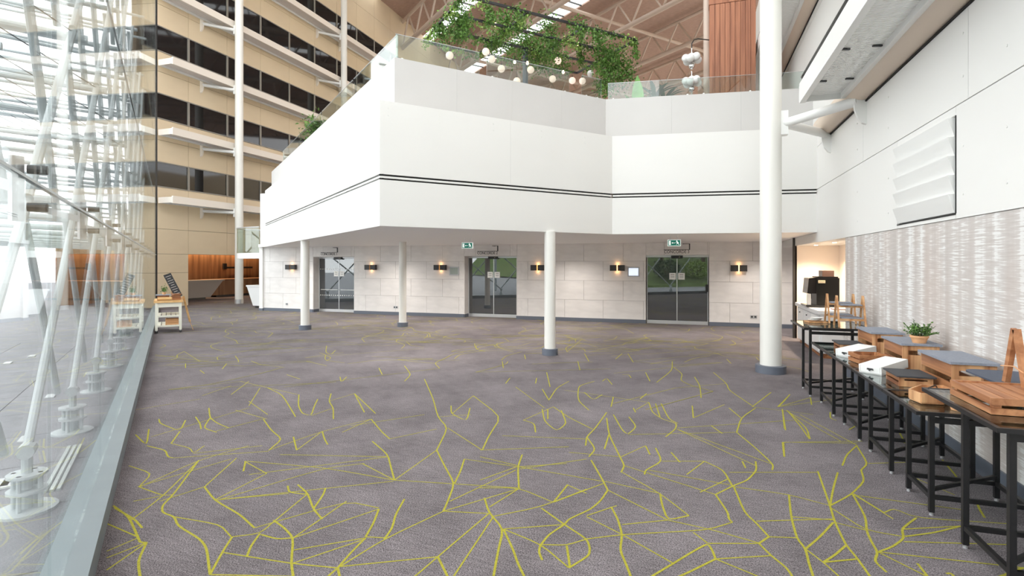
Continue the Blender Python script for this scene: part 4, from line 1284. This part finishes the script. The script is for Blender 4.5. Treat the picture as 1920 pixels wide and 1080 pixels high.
# potted herb and spare pot
def pot(parent, c, r, h):
    MB().lathe(c, [(r * .68, 0), (r * .92, h * .72), (r, h * .74), (r, h), (r * .88, h), (r * .84, h * .8)], 20, cap=True).build('pot', 'terracotta', parent)
t = thing('potted_plant', 'small bushy herb in a terracotta pot on a slate riser', 'plant', (2.16, 6.50, 1.05))
pot(t, (2.16, 6.50, 1.05), .080, .075)
MB().lathe((2.16, 6.5, 1.05), [(.068, .055), (.068, .068)], 16).build('soil', 'soil', t)
rp = random.Random(11); lm = MB(); tw = MB()
for i in range(46):
    a = rp.uniform(0, 6.28); e = rp.uniform(.25, 1.45); Ln = rp.uniform(.09, .16)
    p0 = Vector((2.16 + .03 * math.cos(a), 6.5 + .03 * math.sin(a), 1.115)); d = Vector((math.cos(a) * math.cos(e), math.sin(a) * math.cos(e), math.sin(e)))
    tw.tube(p0, p0 + d * Ln, .0018, 4)
    leaves(lm, [p0 + d * Ln * rp.uniform(.35, 1.05) for _ in range(13)], .026, rp, 0)
tw.build('stem', 'leaf_dark', t); lm.build('foliage', 'leaf', t, smooth=False)
t = thing('terracotta_pot', 'empty terracotta pot on the low table under the near glass top', 'pot', (1.84, 4.80, TB))
MB().lathe((1.84, 4.80, TB), [(.048, 0), (.062, .075), (.068, .077), (.068, .10), (.060, .10), (.055, .03)], 20).build('pot', 'terracotta', t)

# plates on a wooden board, books
t = thing('serving_board', 'wooden board under white dishes on the far tall table', 'board', (1.74, 9.18, .965), rz=.2)
MB().box((0, 0, .012), (.26, .2, .022)).build('plank', 'wood_oak', t, local=True, smooth=False)
for k in range(3):
    o = MB().lathe((1.72 + .02 * k, 9.18, .990 + k * .017), [(.05, 0), (.085, .012), (.09, .016), (.082, .014), (.048, .004)], 24).build('dish', 'ceramic')
    tag(o, 'white dish stacked on the wooden board, %s' % ['lowest', 'middle one', 'topmost'][k], 'dish', 'white dishes on the far table')

# ---- coffee counter and machine
t = thing('coffee_counter', 'white counter with drawers in the coffee niche', 'counter', (2.7, 13, 0))
cx0, cx1, cy0, cy1 = 2.31, 3.2, 11.9, 14.35
MB().bb(cx0 + .03, cx1, cy0 + .03, cy1, .10, .86).build('body', 'counter_white', t, smooth=False)
MB().bb(cx0 + .08, cx1 - .05, cy0 + .08, cy1 - .05, 0, .10).build('plinth', 'wood_acacia', t, smooth=False)
MB().bb(cx0 - .02, cx1, cy0 - .02, cy1 + .02, .86, .93).build('worktop', 'counter_white', t, smooth=False)
for k in range(3):
    y = cy0 + .08 + k * .78
    d = MB().bb(cx0 + .012, cx0 + .03, y, y + .74, .14, .82).build('door', 'counter_white', t, smooth=False)
    MB().tube((cx0 + .012, y + .37, .74), (cx0 - .01, y + .37, .74), .012, 8).build('knob', 'fitting_steel', d)
for k in range(2):
    d = MB().bb(cx0 + .06 + k * .40, cx0 + .43 + k * .40, cy0 + .012, cy0 + .03, .14, .82).build('end_panel', 'counter_white', t, smooth=False)
t = thing('coffee_machine', 'black bean-to-cup coffee machine on the white counter', 'machine', (2.6, 13.2, .93))
MB().bb(2.44, 2.86, 12.78, 13.35, .985, 1.55).prism([(2.46, 12.80), (2.84, 12.80), (2.84, 13.33), (2.46, 13.33)], 1.55, 1.575).build('body', 'machine_black', t, smooth=False)
MB().bb(2.24, 2.88, 12.76, 13.37, .945, .985).build('drip_base', 'machine_gloss', t, smooth=False)
for x in (2.28, 2.82):
    for y in (12.80, 13.32): MB().tube((x, y, .931), (x, y, .946), .02, 8).build('foot', 'rubber', t)
MB().add([(2.27, 12.80, 1.22), (2.44, 12.80, 1.22), (2.44, 13.33, 1.22), (2.27, 13.33, 1.22), (2.30, 12.80, 1.54), (2.44, 12.80, 1.56), (2.44, 13.33, 1.56), (2.30, 13.33, 1.54)],
         [(0, 3, 2, 1), (4, 5, 6, 7), (0, 1, 5, 4), (1, 2, 6, 5), (2, 3, 7, 6), (3, 0, 4, 7)]).build('touch_panel', 'machine_gloss', t, smooth=False)
MB().tube((2.36, 13.0, 1.10), (2.36, 13.0, 1.22), .03, 10).build('spout', 'chrome', t)
MB().bb(2.27, 2.34, 12.80, 12.86, .985, 1.21).build('milk_pillar', 'brushed', t, smooth=False)
MB().bb(2.56, 2.78, 12.86, 13.2, 1.575, 1.70).build('bean_hopper', 'hopper_brown', t, smooth=False)
lbp = MB().bb(2.47, 2.60, 12.774, 12.779, 1.44, 1.50).build('maker_plate', 'machine_label', t, smooth=False)
MB().path([(2.48, 12.772, 1.465), (2.51, 12.772, 1.488), (2.515, 12.772, 1.462), (2.54, 12.772, 1.482), (2.55, 12.772, 1.462), (2.57, 12.772, 1.480), (2.59, 12.772, 1.468)], .004, 4).build('script_mark', 'ink', lbp)
for k, (mt, zz) in enumerate((('paper', .932), ('red_book', .950), ('paper', .958))):
    o = MB().box((2.75, 12.2, zz + .008 if k != 1 else zz + .003), (.30, .22, .014 if k != 1 else .006), .1 * k).build('leaflet_stack' if k != 1 else 'red_folder', mt)
    tag(o, ['stack of white napkins lying on the coffee counter', 'thin red folder between white stacks on the coffee counter', 'topmost white stack above the red folder on the counter'][k], 'paper')

# ================================================================== LEFT REAR: TROLLEY, COUNTERS, BALCONY
# trolley beside the glass wall
TO = G(17.62, .05, 0); TY = GYAW            # local x along the glass, y towards outside
t = thing('kitchen_trolley', 'white butcher-block trolley on castors beside the glass wall', 'trolley', TO, rz=TY)
Lx, Wy, Hz = 1.1, .60, .87
MB().box((0, 0, Hz - .03), (Lx + .06, Wy + .06, .06)).build('butcher_block_top', 'wood_pine', t, local=True, smooth=False)
for sx in (-1, 1):
    for sy in (-1, 1):
        lg = MB().box((sx * (Lx / 2 - .03), sy * (Wy / 2 - .03), .455), (.06, .06, .75)).build('leg', 'cream_paint', t, local=True, smooth=False)
        MB().tube((sx * (Lx / 2 - .03) - .012, sy * (Wy / 2 - .03), .035), (sx * (Lx / 2 - .03) + .012, sy * (Wy / 2 - .03), .035), .034, 12).build('castor_wheel', 'rubber', lg, local=True)
        MB().box((sx * (Lx / 2 - .03), sy * (Wy / 2 - .03), .072), (.03, .03, .022)).build('castor_fork', 'brushed', lg, local=True, smooth=False)
for sx in (-1, 1): MB().box((sx * (Lx / 2 - .03), 0, .755), (.02, Wy - .06, .13)).build('apron', 'cream_paint', t, local=True, smooth=False)
for sy in (-1, 1): MB().box((0, sy * (Wy / 2 - .03), .755), (Lx - .06, .02, .13)).build('apron', 'cream_paint', t, local=True, smooth=False)
for z in (.20, .46):
    for i in range(5): MB().box((0, (i - 2) * .11, z), (Lx - .02, .085, .018)).build('shelf_slat', 'cream_paint', t, local=True, smooth=False)
    for sx in (-1, 1): MB().box((sx * (Lx / 2 - .03), 0, z - .01), (.025, Wy - .10, .045)).build('shelf_rail', 'cream_paint', t, local=True, smooth=False)
def on_trolley(x, y, z): return TO + Matrix.Rotation(TY, 3, 'Z') @ Vector((x, y, z))
def wicker(label, c, d, mt='wood_pine'):
    k = thing('wicker_basket', label, 'basket', c, rz=TY)
    for s in (-1, 1):
        for j in range(3):
            z = d[2] * (j + .5) / 3
            MB().box((0, s * (d[1] / 2 - .006), z), (d[0], .012, d[2] / 3 - .006)).build('slat', mt, k, local=True, smooth=False)
            MB().box((s * (d[0] / 2 - .006), 0, z), (.012, d[1] - .024, d[2] / 3 - .006)).build('slat', mt, k, local=True, smooth=False)
    MB().box((0, 0, .006), (d[0] - .03, d[1] - .03, .01)).build('bottom', mt, k, local=True, smooth=False)
    return k
wicker('small orange-brown basket on the trolley lower shelf', on_trolley(-.30, -.08, .21), (.35, .30, .16), 'wood_oak')
bx = wicker('slatted wooden crate on top of the trolley', on_trolley(-.32, .12, .871), (.36, .27, .13), 'wood_acacia')
o = MB().box((0, 0, .008), (.42, .34, .014)).build('slate_tile', 'slate_light'); o.location = on_trolley(-.32, .12, 1.002); o.rotation_euler = (0, 0, TY)
tag(o, 'grey slate tile lying on the trolley crate', 'slate')
o = MB().tube((-.16, 0, .045), (.16, 0, .045), .04, 14).build('rolling_log', 'wood_pine'); o.location = on_trolley(-.535, .08, .872); o.rotation_euler = (0, 0, TY + 1.45)
tag(o, 'short pale wooden log on the front edge of the trolley', 'log')
wicker('low dark wooden box on the right side of the trolley top', on_trolley(-.30, -.17, .871), (.34, .22, .10), 'wood_acacia')
for k in range(3):
    o = MB().box((0, 0, .009), (.30, .18, .016)).build('wooden_board', 'wood_acacia'); o.location = on_trolley(-.28 + .02 * k, -.17, .973 + k * .019); o.rotation_euler = (0, 0, TY + .15 * k)
    tag(o, 'wooden serving board stacked on the trolley, %s' % ['lowest', 'middle', 'topmost'][k], 'board', 'boards on the trolley')
t2 = thing('potted_plant', 'small green plant in a low pot on the trolley slate', 'plant', on_trolley(-.38, .10, 1.018))
MB().lathe((0, 0, 0), [(.035, 0), (.05, .06), (.045, .06), (.04, .05)], 14).build('pot', 'terracotta', t2, local=True)
lm = MB(); rp = random.Random(5)
leaves(lm, [(rp.gauss(0, .035), rp.gauss(0, .035), .07 + abs(rp.gauss(.06, .045))) for _ in range(180)], .035, rp, -.4)
lm.build('foliage', 'leaf', t2, local=True, smooth=False)
t2 = thing('menu_easel', 'tall black menu board leaning on a wooden prop behind the trolley crate', 'menu board', on_trolley(.16, -.16, .871), rz=TY - math.pi / 2 + .2)
M_ = Matrix.Rotation(-.30, 3, 'X') @ Matrix.Rotation(-.36, 3, 'Y'); cb_ = Vector((-.06, .0, .37))
MB().box(cb_, (.19, .018, .70), M=M_).build('board', 'chalkboard', t2, local=True, smooth=False)
for k in range(9):
    MB().box(cb_ + M_ @ Vector((-.01 * (k % 2), -.0105, .28 - k * .066)), (.14 - .05 * (k % 3 == 1), .002, .014), M=M_).build('print_line', 'counter_grey', t2, local=True, smooth=False)
for q in (-1, 1): MB().bar((q * .06 + .04, .26, .003), (q * .05 - .02, .12, .42), .025, .025).build('prop_leg', 'wood_oak', t2, local=True, smooth=False)
MB().box((.06, -.03, .016), (.24, .12, .03)).build('foot_rail', 'wood_oak', t2, local=True, smooth=False)
t3 = thing('spoon_plank', 'pale wooden paddle leaning against the side of the trolley', 'paddle', on_trolley(-.10, -.40, 0))
MB().bar(on_trolley(-.12, -.50, .24), on_trolley(-.12, -.345, .95), .06, .014).build('blade', 'wood_pine', t3, smooth=False)
MB().bar(on_trolley(-.12, -.58, .004), on_trolley(-.12, -.50, .24), .03, .014).build('handle', 'wood_pine', t3, smooth=False)

# white counters
def bar_counter(label, pts_top, pts_bot, z1, top, mt):
    """tapered counter from plan polygons (top wider than bottom)"""
    c = sum((Vector((p[0], p[1], 0)) for p in pts_bot), Vector()) / len(pts_bot)
    t = thing('bar_counter', label, 'counter', c)
    n = len(pts_top)
    vs = [(x, y, .10) for x, y in pts_bot] + [(x, y, z1 - .06) for x, y in pts_top]
    MB().add(vs, [tuple(range(n - 1, -1, -1)), tuple(range(n, 2 * n))] + [(i, (i + 1) % n, n + (i + 1) % n, n + i) for i in range(n)]).build('body', mt, t, smooth=False)
    cb = c; q = lambda p, k: (cb.x + (p[0] - cb.x) * k, cb.y + (p[1] - cb.y) * k)
    MB().prism([q(p, 1.04) for p in pts_top], z1 - .06, z1).build('worktop', top, t, smooth=False)
    MB().prism([q(p, .85) for p in pts_bot], 0, .10).build('plinth', 'dark_bronze', t, smooth=False)
    return t
bar_counter('long grey-white tapered bar counter in front of the timber wall', [(-24.55, 18.4), (-23.75, 18.4), (-23.75, 22.6), (-24.55, 22.6)], [(-24.5, 18.5), (-23.95, 18.5), (-23.95, 22.0), (-24.5, 22.0)], 1.0, 'counter_grey', 'counter_grey')
bar_counter('dark timber counter beyond the bar counter', [(-25.9, 23.0), (-24.9, 23.0), (-24.9, 27.4), (-25.9, 27.4)], [(-25.9, 23.0), (-24.9, 23.0), (-24.9, 27.4), (-25.9, 27.4)], .97, 'wood_wall', 'wood_wall')
pw = onz(479, 578, 0)
bar_counter('white tapered reception counter at the left end of the stone wall', [(pw.x - .45, pw.y - .0), (pw.x + .35, pw.y - .0), (pw.x + .35, pw.y + 1.3), (pw.x - .45, pw.y + 1.3)],
            [(pw.x - .18, pw.y + .05), (pw.x + .30, pw.y + .05), (pw.x + .30, pw.y + 1.2), (pw.x - .18, pw.y + 1.2)], .95, 'counter_white', 'counter_white')
# black wall rail in the timber lobby
t = thing('wall_rail', 'black bracket rail on the timber lobby wall', 'rail', (lb + .05, 26, 1.7))
MB().bb(lb + .0, lb + .12, 25.0, 25.2, 1.50, 1.85).bb(lb + .05, lb + .10, 25.2, 27.2, 1.55, 1.65).build('rail', 'black_metal', t, smooth=False)
# glass balcony at the end of the mezzanine
bp_ = atd(472, 480, 22.6); bz = 2.10
t = thing('glass_balcony', 'white balcony slab with curved glass guard beside the tall column', 'balcony', (bp_.x, bp_.y, bz))
bz = 2.05; bcx, bcy, br_ = XL - .06, YB + 1.0, 1.9
arc = [(bcx + br_ * math.cos(math.radians(a)), bcy + br_ * math.sin(math.radians(a)) * .55) for a in range(90, 271, 12)]
MB().prism(arc, bz - .0, bz + .22).build('slab', 'white_paint', t, smooth=True)
for a, b in zip(arc, arc[1:]):
    m = Vector(((a[0] + b[0]) / 2, (a[1] + b[1]) / 2, bz + .22 + .50)); d = Vector((b[0] - a[0], b[1] - a[1], 0))
    piece('glass_pane', t, m, (d.length - .006, .012, 1.0), math.atan2(d.y, d.x), 'balustrade_glass')
MB().path([(x, y, bz + 1.24) for x, y in arc], .02, 8).build('handrail', 'brushed', t)

# ================================================================== TERRACE
def balustrade(label, P, Q, spans, z0=PT, h=.48):
    tt = (Q - P).normalized(); n = Vector((-tt.y, tt.x, 0)); rz = math.atan2(tt.y, tt.x); Ln = (Q - P).length
    t = thing('glass_balustrade', label, 'balustrade', P + n * .09 + UP * z0)
    for a, b in spans:
        a = max(0, a); b = min(Ln, b)
        piece('glass_pane', t, P + tt * ((a + b) / 2) + n * .09 + UP * (z0 + h / 2 - .02), (b - a, .016, h), rz, 'balustrade_glass')
        MB().bar(P + tt * a + n * .09 + UP * (z0 + h - .018), P + tt * b + n * .09 + UP * (z0 + h - .018), .018, .006).build('glass_edge', 'brushed', t, smooth=False)
        for q in (a + .12, b - .12): MB().box(P + tt * q + n * .09 + UP * (z0 + .015), (.035, .04, .05), rz).build('clamp', 'white_paint', t, smooth=False)
    return t
Lm = (R4[2] - R4[1]).length; Ll = (R4[1] - R4[0]).length
balustrade('frameless glass balustrade on the left terrace parapet', R4[0], R4[1], [(Ll - 2.9, Ll - .08), (Ll - 6.0, Ll - 3.0), (Ll - 9.1, Ll - 6.1), (Ll - 12.2, Ll - 9.2)])
balustrade('frameless glass balustrade on the middle terrace parapet', R4[1], R4[2], [(.05, 1.75), (1.92, 3.95), (4.3, Lm - .05)])
balustrade('frameless glass balustrade on the right terrace parapet', R4[2], R4[3], [(.05, 1.9), (2.0, 3.2), (3.25, 4.2)], h=.40)

# hanging pergola frame
PZ = 7.4
pa, pb, pc, pd = onz(868, -8, PZ), onz(1193, 75, PZ), onz(1082, 137, PZ), onz(804, 72, PZ)
pd = pa + (pc - pb)
def bl(u, v): return pa.lerp(pb, u).lerp(pd.lerp(pc, u), v)
pg = thing('pergola_frame', 'black metal pergola frame hung over the terrace', 'pergola', bl(.5, .5) - UP * (PZ - 4.6))
US = (0, .33, .66, 1); VS = (0, .34, .67, 1)
for v in VS: MB().bar(bl(0, v), bl(1, v), .05, .05).build('long_rail', 'black_metal', pg, smooth=False)
for u in US: MB().bar(bl(u, 0), bl(u, 1), .05, .05).build('cross_rail', 'black_metal', pg, smooth=False)
pp = atd(985, 130, 14.2)
post = thing('ribbed_post', 'dark ribbed round post rising through the ivy on the terrace', 'post', (pp.x, pp.y, 4.6))
for k in range(12):
    a = k * math.pi / 6
    MB().tube((pp.x + .055 * math.cos(a), pp.y + .055 * math.sin(a), 4.6), (pp.x + .055 * math.cos(a), pp.y + .055 * math.sin(a), PZ + .02), .017, 6).build('rib', 'pole_slate', post)
MB().tube((pp.x, pp.y, 4.6), (pp.x, pp.y, PZ), .05, 12).build('core', 'pole_slate', post)

# ivy: garlands along the rails plus hanging strands
def ivy(name, label, gens, seed, mt, size=.075):
    r = random.Random(seed); mb = MB()
    for p0, p1, cnt, spread, hang in gens:
        for i in range(int(cnt * 2.3)):
            f = r.random(); p = p0.lerp(p1, f)
            p = p + Vector((r.gauss(0, spread), r.gauss(0, spread), r.gauss(0, spread) - (r.random() ** 1.6) * hang * (1 if r.random() < .8 else 1.3)))
            leaves(mb, [p], size, r, .5, .75)
    o = mb.build(name, mt, smooth=False); return tag(o, label, 'ivy', kind='stuff')
g1 = []; g2 = []
ri = random.Random(21)
for v in VS:
    for k in range(9):
        if ri.random() < .62:
            a, b = k / 9, (k + 1) / 9; (g1 if ri.random() < .6 else g2).append((bl(a, v), bl(b, v), 48, .05, .12))
for u in US:
    for k in range(6):
        if ri.random() < .62:
            a, b = k / 6, (k + 1) / 6; (g1 if ri.random() < .6 else g2).append((bl(u, a), bl(u, b), 44, .05, .14))
# drapes read from the photo: (px, py_top, py_bottom, D, leaves)
for px, y0, y1, D, c, s in ((850, 20, 68, 12.2, 190, .10), (872, 20, 62, 12.0, 150, .08), (862, 45, 76, 12.4, 110, .08), (826, 45, 75, 12.8, 120, .10), (916, 8, 42, 12.4, 120, .06), (942, 25, 62, 13.0, 260, .13), (972, 15, 60, 12.6, 120, .06),
                            (925, 62, 95, 13.6, 160, .12), (985, 62, 105, 14.2, 380, .16), (1010, 85, 120, 14.4, 260, .17), (1030, 35, 110, 13.8, 420, .13), (1085, 40, 75, 13.6, 160, .10), (1118, 55, 80, 13.4, 120, .07), (1190, 75, 105, 13.5, 70, .04),
                            (1130, 80, 175, 14.0, 560, .12), (1150, 95, 150, 14.0, 420, .15), (1172, 110, 150, 14.0, 220, .12), (1088, 80, 122, 14.0, 130, .05), (1055, 105, 128, 14.8, 160, .14), (960, 88, 100, 14.6, 140, .16)):
    g1.append((atd(px, y0, D), atd(px + 3, y1, D), c, s, .05))
ivy('ivy_garland', 'dark green ivy trailing over the terrace pergola', g1, 31, 'leaf', .066)
ivy('ivy_garland', 'pale green ivy strands mixed along the pergola rails', g2, 32, 'leaf_light', .064)

# globe pendants and bare bulbs
GL = [(843, 104, 12.8, 'leftmost glowing globe pendant over the terrace'), (911, 97, 13.4, 'glowing globe pendant, upper one of the pair left of the post'), (922, 111, 13.4, 'glowing globe pendant, lower one of the pair left of the post'),
      (940, 129, 13.6, 'glowing globe pendant low, left of the ribbed post'), (969, 152, 13.9, 'glowing globe pendant half hidden by the parapet'), (995, 131, 14.0, 'glowing globe pendant just right of the ribbed post'),
      (1046, 114, 14.2, 'glowing globe pendant highest on the right half'), (1036, 148, 14.4, 'glowing globe pendant lowest right of the post'), (1073, 151, 14.6, 'glowing globe pendant, left one of the close pair at right'),
      (1092, 152, 14.8, 'glowing globe pendant, right one of the close pair at right'), (1107, 138, 14.9, 'unlit white globe pendant at the right end')]
for i, (px, py, D, lab) in enumerate(GL):
    p = atd(px, py, D); t = thing('globe_pendant', lab, 'lamp', p, group='globe pendants under the pergola')
    MB().sphere((0, 0, 0), .092, 18, 12).build('globe', 'lamp_globe' if i < 10 else 'globe_white', t, local=True)
    MB().tube((0, 0, .085), (0, 0, .12), .02, 8).build('socket', 'black_metal', t, local=True)
    MB().tube((0, 0, .11), (0, 0, PZ - p.z), .004, 5).build('cable', 'black_metal', t, local=True)
for i, (px, py, D) in enumerate(((965, 116, 13.8), (989, 118, 13.9), (1056, 135, 14.4), (929, 46, 13.0), (1084, 82, 13.8))):
    p = atd(px, py, D); t = thing('bare_bulb', 'glowing bare bulb hanging from the pergola, %s' % ['left of the post', 'right of the post', 'between two globes at right', 'high up among the left ivy', 'high up among the right ivy'][i], 'bulb', p, group='bare bulbs under the pergola')
    MB().lathe((0, 0, 0), [(.002, -.05), (.026, -.038), (.034, -.012), (.026, .02), (.014, .045)], 12).build('bulb', 'bulb_glow', t, local=True)
    MB().tube((0, 0, .04), (0, 0, .08), .016, 8).build('socket', 'black_metal', t, local=True)
    MB().tube((0, 0, .08), (0, 0, max(.12, PZ - p.z)), .004, 5).build('cable', 'black_metal', t, local=True)

# timber kiosk
kx0 = onY(1331, 100, 15.0).x
ks = thing('timber_kiosk', 'vertical-boarded timber kiosk on the terrace behind the thick column', 'kiosk', (kx0 + 1, 15.6, 4.6))
KZ = 8.9
MB().bb(kx0 + .02, 1.5, 15.02, 16.6, 4.6, KZ - .02).build('body', 'wood_kiosk', ks, smooth=False)
nb = 9; st = (1.5 - kx0) / nb
for i in range(nb):
    MB().bb(kx0 + i * st + .006, kx0 + (i + 1) * st - .006, 14.99, 15.02, 4.6, KZ - .36).build('board', 'wood_kiosk', ks, smooth=False)
for i in range(8):
    MB().bb(kx0 - .01, kx0 + .02, 15.03 + i * .195, 15.03 + i * .195 + .185, 4.6, KZ - .36).build('board', 'wood_kiosk', ks, smooth=False)
MB().bb(kx0 - .02, 1.5, 14.98, 16.6, KZ - .35, KZ).build('cornice', 'wood_kiosk', ks, smooth=False)
for j, (px, r) in enumerate(((1326, .10), (1345, .17), (1372, .22))):
    p = atd(px, 0, 15.4 if j else 14.6)
    o = thing('white_pipe', 'white vertical pipe %s' % ['at the corner of the timber kiosk', 'rising from the kiosk roof, thinner one', 'rising from the kiosk roof, thicker one'][j], 'pipe', (p.x, p.y + (.6 if j else -.1), 4.6 if j == 0 else KZ))
    MB().tube((p.x, p.y + (.6 if j else -.1), 4.6 if j == 0 else KZ), (p.x, p.y + (.6 if j else -.1), 13), r, 16).build('shaft', 'truss_paint', o)
    MB().lathe((p.x, p.y + (.6 if j else -.1), 4.6 if j == 0 else KZ), [(r * 1.15, 0), (r * 1.15, .04)], 16).build('collar', 'truss_paint', o)
# globe chandeliers on curved arms
for j, (py, lab) in enumerate(((112, 'chrome lamp with a cluster of white globes, upper one on a curved arm'), (155, 'chrome lamp with a cluster of white globes, lower one behind the glass'))):
    p = atd(1297, py, 14.2); t = thing('globe_cluster_lamp', lab, 'lamp', p, group='globe cluster lamps by the kiosk')
    for k in range(6):
        a = k * math.pi / 3 + .3; q = (.155 * math.cos(a), .155 * math.sin(a), .0 + .04 * (k % 2))
        MB().sphere(q, .105, 16, 10).build('globe', 'globe_white', t, local=True)
    MB().sphere((0, 0, .08), .10, 16, 10).build('globe', 'globe_white', t, local=True)
    MB().sphere((0, 0, -.17), .085, 16, 10).build('chrome_ball', 'chrome', t, local=True)
    MB().tube((0, 0, -.45 if j else -.12), (0, 0, .30), .014, 8).build('stem', 'chrome', t, local=True)
    if j == 0:
        e = Vector((kx0 + .0, 15.2, p.z + .55)) - p
        MB().path([(0, 0, .28), (.0, .0, .42), (e.x * .12, e.y * .12, .52), (e.x * .35, e.y * .35, .56), (e.x, e.y, e.z)], .014, 8).build('curved_arm', 'black_metal', t, local=True)
    else:
        MB().tube((0, 0, 4.6 - p.z), (0, 0, -.44), .018, 8).build('floor_pole', 'chrome', t, local=True)
        MB().lathe((0, 0, 4.6 - p.z), [(.16, 0), (.16, .02)], 18).build('base', 'chrome', t, local=True)

# terrace plants
def blade_leaf(mb, base, d, Ln, wd, r, curve=.25, n=6):
    d = d.normalized(); side = d.cross(UP).normalized() if abs(d.z) < .98 else Vector((1, 0, 0)); vs = []; fs = []
    for i in range(n + 1):
        f = i / n; c = base + d * Ln * f + Vector((d.x, d.y, 0)) * 0 - UP * curve * Ln * f * f
        ww = wd * math.sin(math.pi * min(.98, .12 + .86 * f)) * .5
        nrm = side.cross(d).normalized() * ww * .25
        vs += [c - side * ww + nrm, c, c + side * ww + nrm]
    for i in range(n):
        a = i * 3; fs += [(a, a + 1, a + 4, a + 3), (a + 1, a + 2, a + 5, a + 4)]
    mb.add(vs, fs)
def leafy_plant(name, label, loc, specs, mt, potr=.16, poth=.35):
    t = thing(name, label, 'plant', loc)
    MB().lathe((0, 0, 0), [(potr * .75, 0), (potr, poth), (potr * .9, poth), (potr * .85, poth * .9)], 18).build('pot', 'base_grey', t, local=True)
    r = random.Random(hash(label) % 99)
    for (az, el, Ln, wd, cv, hb) in specs:
        mb = MB(); d = Vector((math.cos(az) * math.cos(el), math.sin(az) * math.cos(el), math.sin(el)))
        b0 = Vector((0, 0, hb)); blade_leaf(mb, b0, d, Ln, wd, r, cv); mb.build('leaf', mt, t, local=True)
    hm = max(s[5] for s in specs)
    MB().tube((0, 0, poth * .9), (0, 0, hm + .03), .02, 8).build('stem', 'leaf_dark', t, local=True)
    return t
pl_ = atd(1197, 165, 13.6)
leafy_plant('banana_plant', 'bright green broad-leaved plant behind the right terrace glass', (pl_.x, pl_.y, 4.6), [(2.0, 1.5, 1.05, .30, .02, .95), (TH, 1.2, .8, .26, .15, .9), (3.6, 1.1, .8, .26, .2, .9), (5.2, 1.0, .7, .24, .25, .9)], 'leaf_banana')
for j, px in enumerate((1228, 1245)):
    pl_ = atd(px, 175, 13.8 + .3 * j)
    leafy_plant('palm_plant', 'dark green arching plant behind the right terrace glass, %s' % ['left one', 'right one'][j], (pl_.x, pl_.y, 4.6),
                [(k * .9, .75 + .12 * (k % 3), .75, .12, .35, 1.42) for k in range(8)], 'leaf_dark')
sh = R4[1].lerp(R4[0], .60); sh = sh + Vector((.75, .55, 0))
sh = atd(592, 236, 16.6)
t = thing('potted_shrub', 'green shrub poking over the left terrace parapet', 'plant', (sh.x, sh.y, 4.6))
MB().lathe((0, 0, 0), [(.16, 0), (.2, .45), (.18, .45), (.17, .40)], 18).build('pot', 'base_grey', t, local=True)
lm = MB(); rp = random.Random(8)
leaves(lm, [(rp.gauss(0, .17), rp.gauss(0, .17), (sh.z - 4.6) + rp.gauss(-.12, .20)) for _ in range(420)], .13, rp, -.3, .4)
lm.build('foliage', 'leaf', t, local=True, smooth=False)
for k in range(5): MB().tube((0, 0, .4), (rp.gauss(0, .1), rp.gauss(0, .1), sh.z - 4.6), .008, 5).build('stem', 'twig', t, local=True)

# ================================================================== TREES OUTSIDE (seen through and in the glass)
def tree(label, base, h, r, seed, mt):
    t = thing('tree', label, 'tree', base, group='trees outside the glass wall'); rr = random.Random(seed)
    MB().path([(0, 0, 0), (.1, .05, h * .35), (-.05, .1, h * .7), (0, 0, h * .9)], [.22, .17, .11, .04], 10).build('trunk', 'bark', t, local=True)
    for k in range(6):
        a = k * 1.05 + rr.random(); z = h * rr.uniform(.35, .7)
        MB().path([(0, .05, z), (math.cos(a) * r * .4, math.sin(a) * r * .4, z + h * .10), (math.cos(a) * r * .8, math.sin(a) * r * .8, z + h * .16)], [.09, .05, .02], 7).build('branch', 'bark', t, local=True)
    mb = MB(); pts = []
    for k in range(26):
        a = rr.uniform(0, 6.28); q = rr.random() ** .5 * r; c = Vector((q * math.cos(a), q * math.sin(a), h * rr.uniform(.38, 1.0)))
        pts += [c + Vector((rr.gauss(0, .5), rr.gauss(0, .5), rr.gauss(0, .4))) for _ in range(60)]
    leaves(mb, pts, .38, rr, .2, .7); mb.build('crown', mt, t, local=True, smooth=False)
    return t
TREES = [(-24, 12), (-18.5, 11.2), (-13.5, 12.8), (-10, 11.0), (-7.2, 13.0), (-30, 13)]
tl = ['fifth from the left', 'fourth from the left', 'third from the left', 'second from the left', 'leftmost', 'rightmost']
def bank_z(n): 
    for (n0, z0), (n1, z1) in zip(prof, prof[1:]):
        if n0 <= n <= n1: return z0 + (z1 - z0) * (n - n0) / (n1 - n0)
    return 0
for k, (s_, n_) in enumerate(TREES):
    tree('leafy tree on the grass bank reflected in the doors, ' + tl[k], G(s_, n_, bank_z(n_) - .1), 7 + k % 3, 2.4, 40 + k, 'leaf' if k % 2 else 'leaf_dark')
SHR = [(-27, 10.3), (-21.5, 10.2), (-16, 10.6), (-12, 10.2), (-9, 10.6), (-6.2, 10.8)]
for k, (s_, n_) in enumerate(SHR):
    t = thing('garden_shrub', 'round green shrub at the foot of the grass bank, ' + tl[(k + 5) % 6 if k == 0 else k - 1] , 'shrub', G(s_, n_, bank_z(n_) - .05), group='shrubs on the grass bank')
    rr = random.Random(70 + k); mb = MB(); pts = []
    for _ in range(700):
        v = Vector((rr.gauss(0, 1), rr.gauss(0, 1), rr.gauss(0, 1))).normalized() * rr.uniform(.75, 1.05); pts.append((v.x * 1.1, v.y * 1.1, .75 + v.z * .75))
    leaves(mb, pts, .22, rr, .1, .7); mb.build('foliage', 'leaf_dark' if k % 2 else 'leaf_light', t, local=True, smooth=False)
    for j in range(4): MB().tube((0, 0, 0), (rr.gauss(0, .3), rr.gauss(0, .3), .9), .03, 6).build('stem', 'bark', t, local=True)
